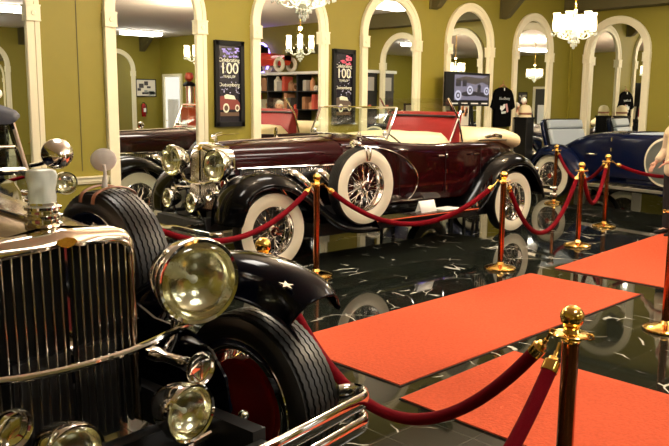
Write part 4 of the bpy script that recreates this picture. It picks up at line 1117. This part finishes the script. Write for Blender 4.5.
# ------------------------------------------------------------------ people
def skin_mesh(name, chains, m, parent, sub=2):
    me = bpy.data.meshes.new(name); vs = []; es = []; rs = []
    for ch in chains:
        prev = ch[0] if isinstance(ch[0], int) else None
        for it in ch:
            if isinstance(it, int): prev = it; continue
            p, r = it; vs.append(p); rs.append(r if isinstance(r, tuple) else (r, r))
            if prev is not None: es.append((prev, len(vs) - 1))
            prev = len(vs) - 1
    me.from_pydata(vs, es, []); o = bpy.data.objects.new(name, me); C.objects.link(o); o.parent = parent
    bm = bmesh.new(); bm.from_mesh(me); ly = bm.verts.layers.skin.verify(); bm.verts.ensure_lookup_table()
    for i, r in enumerate(rs):
        bm.verts[i][ly].radius = r; bm.verts[i][ly].use_root = (i == 0)
    bm.to_mesh(me); bm.free()
    s = o.modifiers.new('skin', 'SKIN'); s.use_smooth_shade = True
    d = o.modifiers.new('sub', 'SUBSURF'); d.levels = sub; d.render_levels = sub
    me.materials.append(m); return o

def person(label, loc, rz, h, jacket, trousers, hairc, arms):
    o = thing('person', label, 'person', loc, rz); k = h / 1.75
    S = lambda x, y, z: (x * k, y * k, z * k)
    sk = mat('skin_tone', (.48, .25, .17), .5)
    ch = []; idx = [0]
    hip = .95
    # facing +X; left is +Y
    ch.append([(S(0, 0, hip), (.085 * k, .115 * k)), (S(.0, 0, 1.12), (.08 * k, .10 * k)), (S(0, 0, 1.32), (.085 * k, .115 * k)), (S(-.01, 0, 1.44), (.055 * k, .065 * k)), (S(.0, 0, 1.50), .052 * k), (S(.015, 0, 1.56), .05 * k), (S(.02, 0, 1.62), (.088 * k, .072 * k)), (S(.015, 0, 1.68), (.092 * k, .076 * k)), (S(.005, 0, 1.735), (.06 * k, .055 * k))])
    n = 9
    for s in (1, -1):
        ch.append([0, (S(0, s * .10, .86), .068 * k), (S(.01, s * .105, .50), .052 * k), (S(-.01, s * .11, .12), .040 * k), (S(.02, s * .11, .05), .038 * k), (S(.13, s * .12, .03), .03 * k)])
    fingers = []
    n0 = 9 + 10
    for s in (1, -1):
        el, wr = arms[s]
        el = V(S(*el)); wr = V(S(*wr)); d = (wr - el).normalized(); side = V((0, 0, 1)).cross(d).normalized()
        hd = wr + d * .06 * k
        ch.append([3, (S(0, s * .165, 1.40), .044 * k), (tuple(el), .036 * k), (tuple(wr), .028 * k), (tuple(hd), (.036 * k, .022 * k))])
        palm = n0 + 3; n0 += 4
        cnt = 0
        for q, L in ((-1.5, .062), (-.5, .078), (.5, .085), (1.5, .075)):
            b = hd + side * q * .018 * k + d * .03 * k; t = b + d * L * .55 * k + V((0, 0, -.006)); e = t + d * L * .4 * k + V((0, 0, -.025 * k))
            fingers.append([palm, (tuple(b), .0095 * k), (tuple(t), .0085 * k), (tuple(e), .007 * k)])
        b = wr + d * .02 * k + side * .035 * k * s; fingers.append([palm, (tuple(b), .011 * k), (tuple(b + d * .035 * k + side * .02 * k * s), .0095 * k), (tuple(b + d * .06 * k + side * .018 * k * s), .008 * k)])
    skin_mesh('body', ch + fingers, sk, o)
    # clothing
    j = [[(S(0, 0, .76), (.150 * k, .200 * k)), (S(0, 0, .90), (.150 * k, .198 * k)), (S(0, 0, 1.05), (.140 * k, .182 * k)), (S(0, 0, 1.20), (.140 * k, .180 * k)), (S(0, 0, 1.34), (.140 * k, .185 * k)), (S(-.01, 0, 1.43), (.105 * k, .150 * k)), (S(-.005, 0, 1.485), (.070 * k, .080 * k))]]
    for s in (1, -1):
        el, wr = arms[s]; el = V(S(*el)); wr = V(S(*wr)); sh = V(S(-.005, s * .19, 1.405))
        j.append([5, (tuple(sh), .088 * k), (tuple(sh.lerp(el, .5)), .074 * k), (tuple(el), .066 * k), (tuple(el.lerp(wr, .5)), .058 * k), (tuple(wr), .048 * k)])
    skin_mesh('jacket', j, jacket, o)
    t = [[(S(0, 0, 1.0), (.120 * k, .165 * k)), (S(0, 0, .92), (.120 * k, .170 * k))]]
    for s in (1, -1): t.append([1, (S(0, s * .10, .80), .102 * k), (S(.015, s * .105, .50), .076 * k), (S(-.005, s * .11, .10), .066 * k), (S(-.005, s * .11, .06), .066 * k)])
    skin_mesh('trousers', t, trousers, o)
    for s in (1, -1):
        secs = []
        for x, w, z in [(-.08, .030, .07), (-.05, .042, .09), (.03, .044, .085), (.10, .048, .06), (.16, .042, .045), (.20, .02, .03)]:
            secs.append([V(S(x, s * .115 + w * math.cos(a), max(.002, z * (.5 + .5 * math.sin(a))))) for a in [2 * PI * q / 12 for q in range(12)]])
        MB().loft(secs, closed=True, caps=True).build('shoe', M['black'], o)
    c = MB()
    for s in (1, -1): c.prism([(0, 1.33), (s * .07, 1.45), (s * .055, 1.485), (s * .012, 1.47)], lambda a, b, d: V(S(.115 + d - (b - 1.33) * .30, a, b)), -.01, .012)
    c.build('collar', M['card'] if h > 1.7 else jacket, o)
    hr = MB().sphere(S(-.012, 0, 1.685), .097 * k, 20, 0, (1.02, .88, 1.0))
    hr.v = [(x, y, z) if not (x > .055 * k and z < 1.70 * k) else (.055 * k, y, z) for x, y, z in hr.v]
    hr.build('hair', hairc, o)
    f = MB()
    f.tube([S(.092, 0, 1.672), S(.103, 0, 1.650), S(.110, 0, 1.636), S(.095, 0, 1.628)], [.006 * k, .009 * k, .012 * k, .010 * k], 8)
    for s in (1, -1): f.sphere(S(.090, s * .029, 1.670), .009 * k, 10, 1)
    f.sphere(S(.092, 0, 1.602), .010 * k, 10, 2, (.7, 2., .55))
    for s in (1, -1): f.sphere(S(.01, s * .082, 1.655), .022 * k, 10, 0, (1, .4, 1.3))
    f.build('face', [sk, M['black'], mat('lips', (.45, .14, .12), .5)], o)
    return o
bj = mat('beige_jacket', (.60, .49, .35), .85, bump=.2, bscale=60); tb = mat('black_trousers', (.006, .006, .008), .8)
person('person in beige jacket and black trousers standing on the far carpet by the blue car', (9.95, 4.0, .013), math.radians(150), 1.66, bj, tb, mat('grey_hair', (.35, .33, .30), .7),
       {1: ((.02, .30, 1.13), (.22, .17, 1.02)), -1: ((-.03, -.28, 1.14), (.14, -.24, .98))})
person('person in dark suit with white hair near the middle carpet', (5.4, 1.35, 0), math.radians(200), 1.84, mat('dark_suit', (.012, .012, .018), .7), tb, mat('white_hair', (.75, .72, .66), .7),
       {1: ((.12, .27, 1.16), (.36, .16, 1.25)), -1: ((-.03, -.27, 1.14), (.10, -.25, .92))})

# ------------------------------------------------------------------ camera, world, view
f, pitch, roll, yaw, ch_ = 765.27, .157197, .0085979, .802463, 1.67694
fw = V((math.cos(yaw) * math.cos(pitch), math.sin(yaw) * math.cos(pitch), -math.sin(pitch)))
rt = V((math.sin(yaw), -math.cos(yaw), 0)); up = rt.cross(fw)
r2 = rt * math.cos(roll) + up * math.sin(roll); u2 = -rt * math.sin(roll) + up * math.cos(roll)
cam = bpy.data.cameras.new('camera'); co = bpy.data.objects.new('camera', cam); C.objects.link(co)
co.matrix_world = Matrix(((r2.x, u2.x, -fw.x, 0), (r2.y, u2.y, -fw.y, 0), (r2.z, u2.z, -fw.z, ch_), (0, 0, 0, 1)))
cam.sensor_fit = 'HORIZONTAL'; cam.sensor_width = 36; cam.lens = 36 * f / 669; cam.clip_start = .02
sc = bpy.context.scene; sc.camera = co
wo = bpy.data.worlds.new('world'); sc.world = wo; wo.use_nodes = True
wo.node_tree.nodes['Background'].inputs[0].default_value = (.0, .0, .0, 1)
vs = sc.view_settings; vs.view_transform = 'Standard'; vs.look = 'None'; vs.gamma = 1; vs.exposure = 1.6; vs.use_curve_mapping = False
sc.cycles.max_bounces = 10; sc.cycles.glossy_bounces = 6; sc.cycles.transmission_bounces = 8
sc.cycles.sample_clamp_indirect = 6
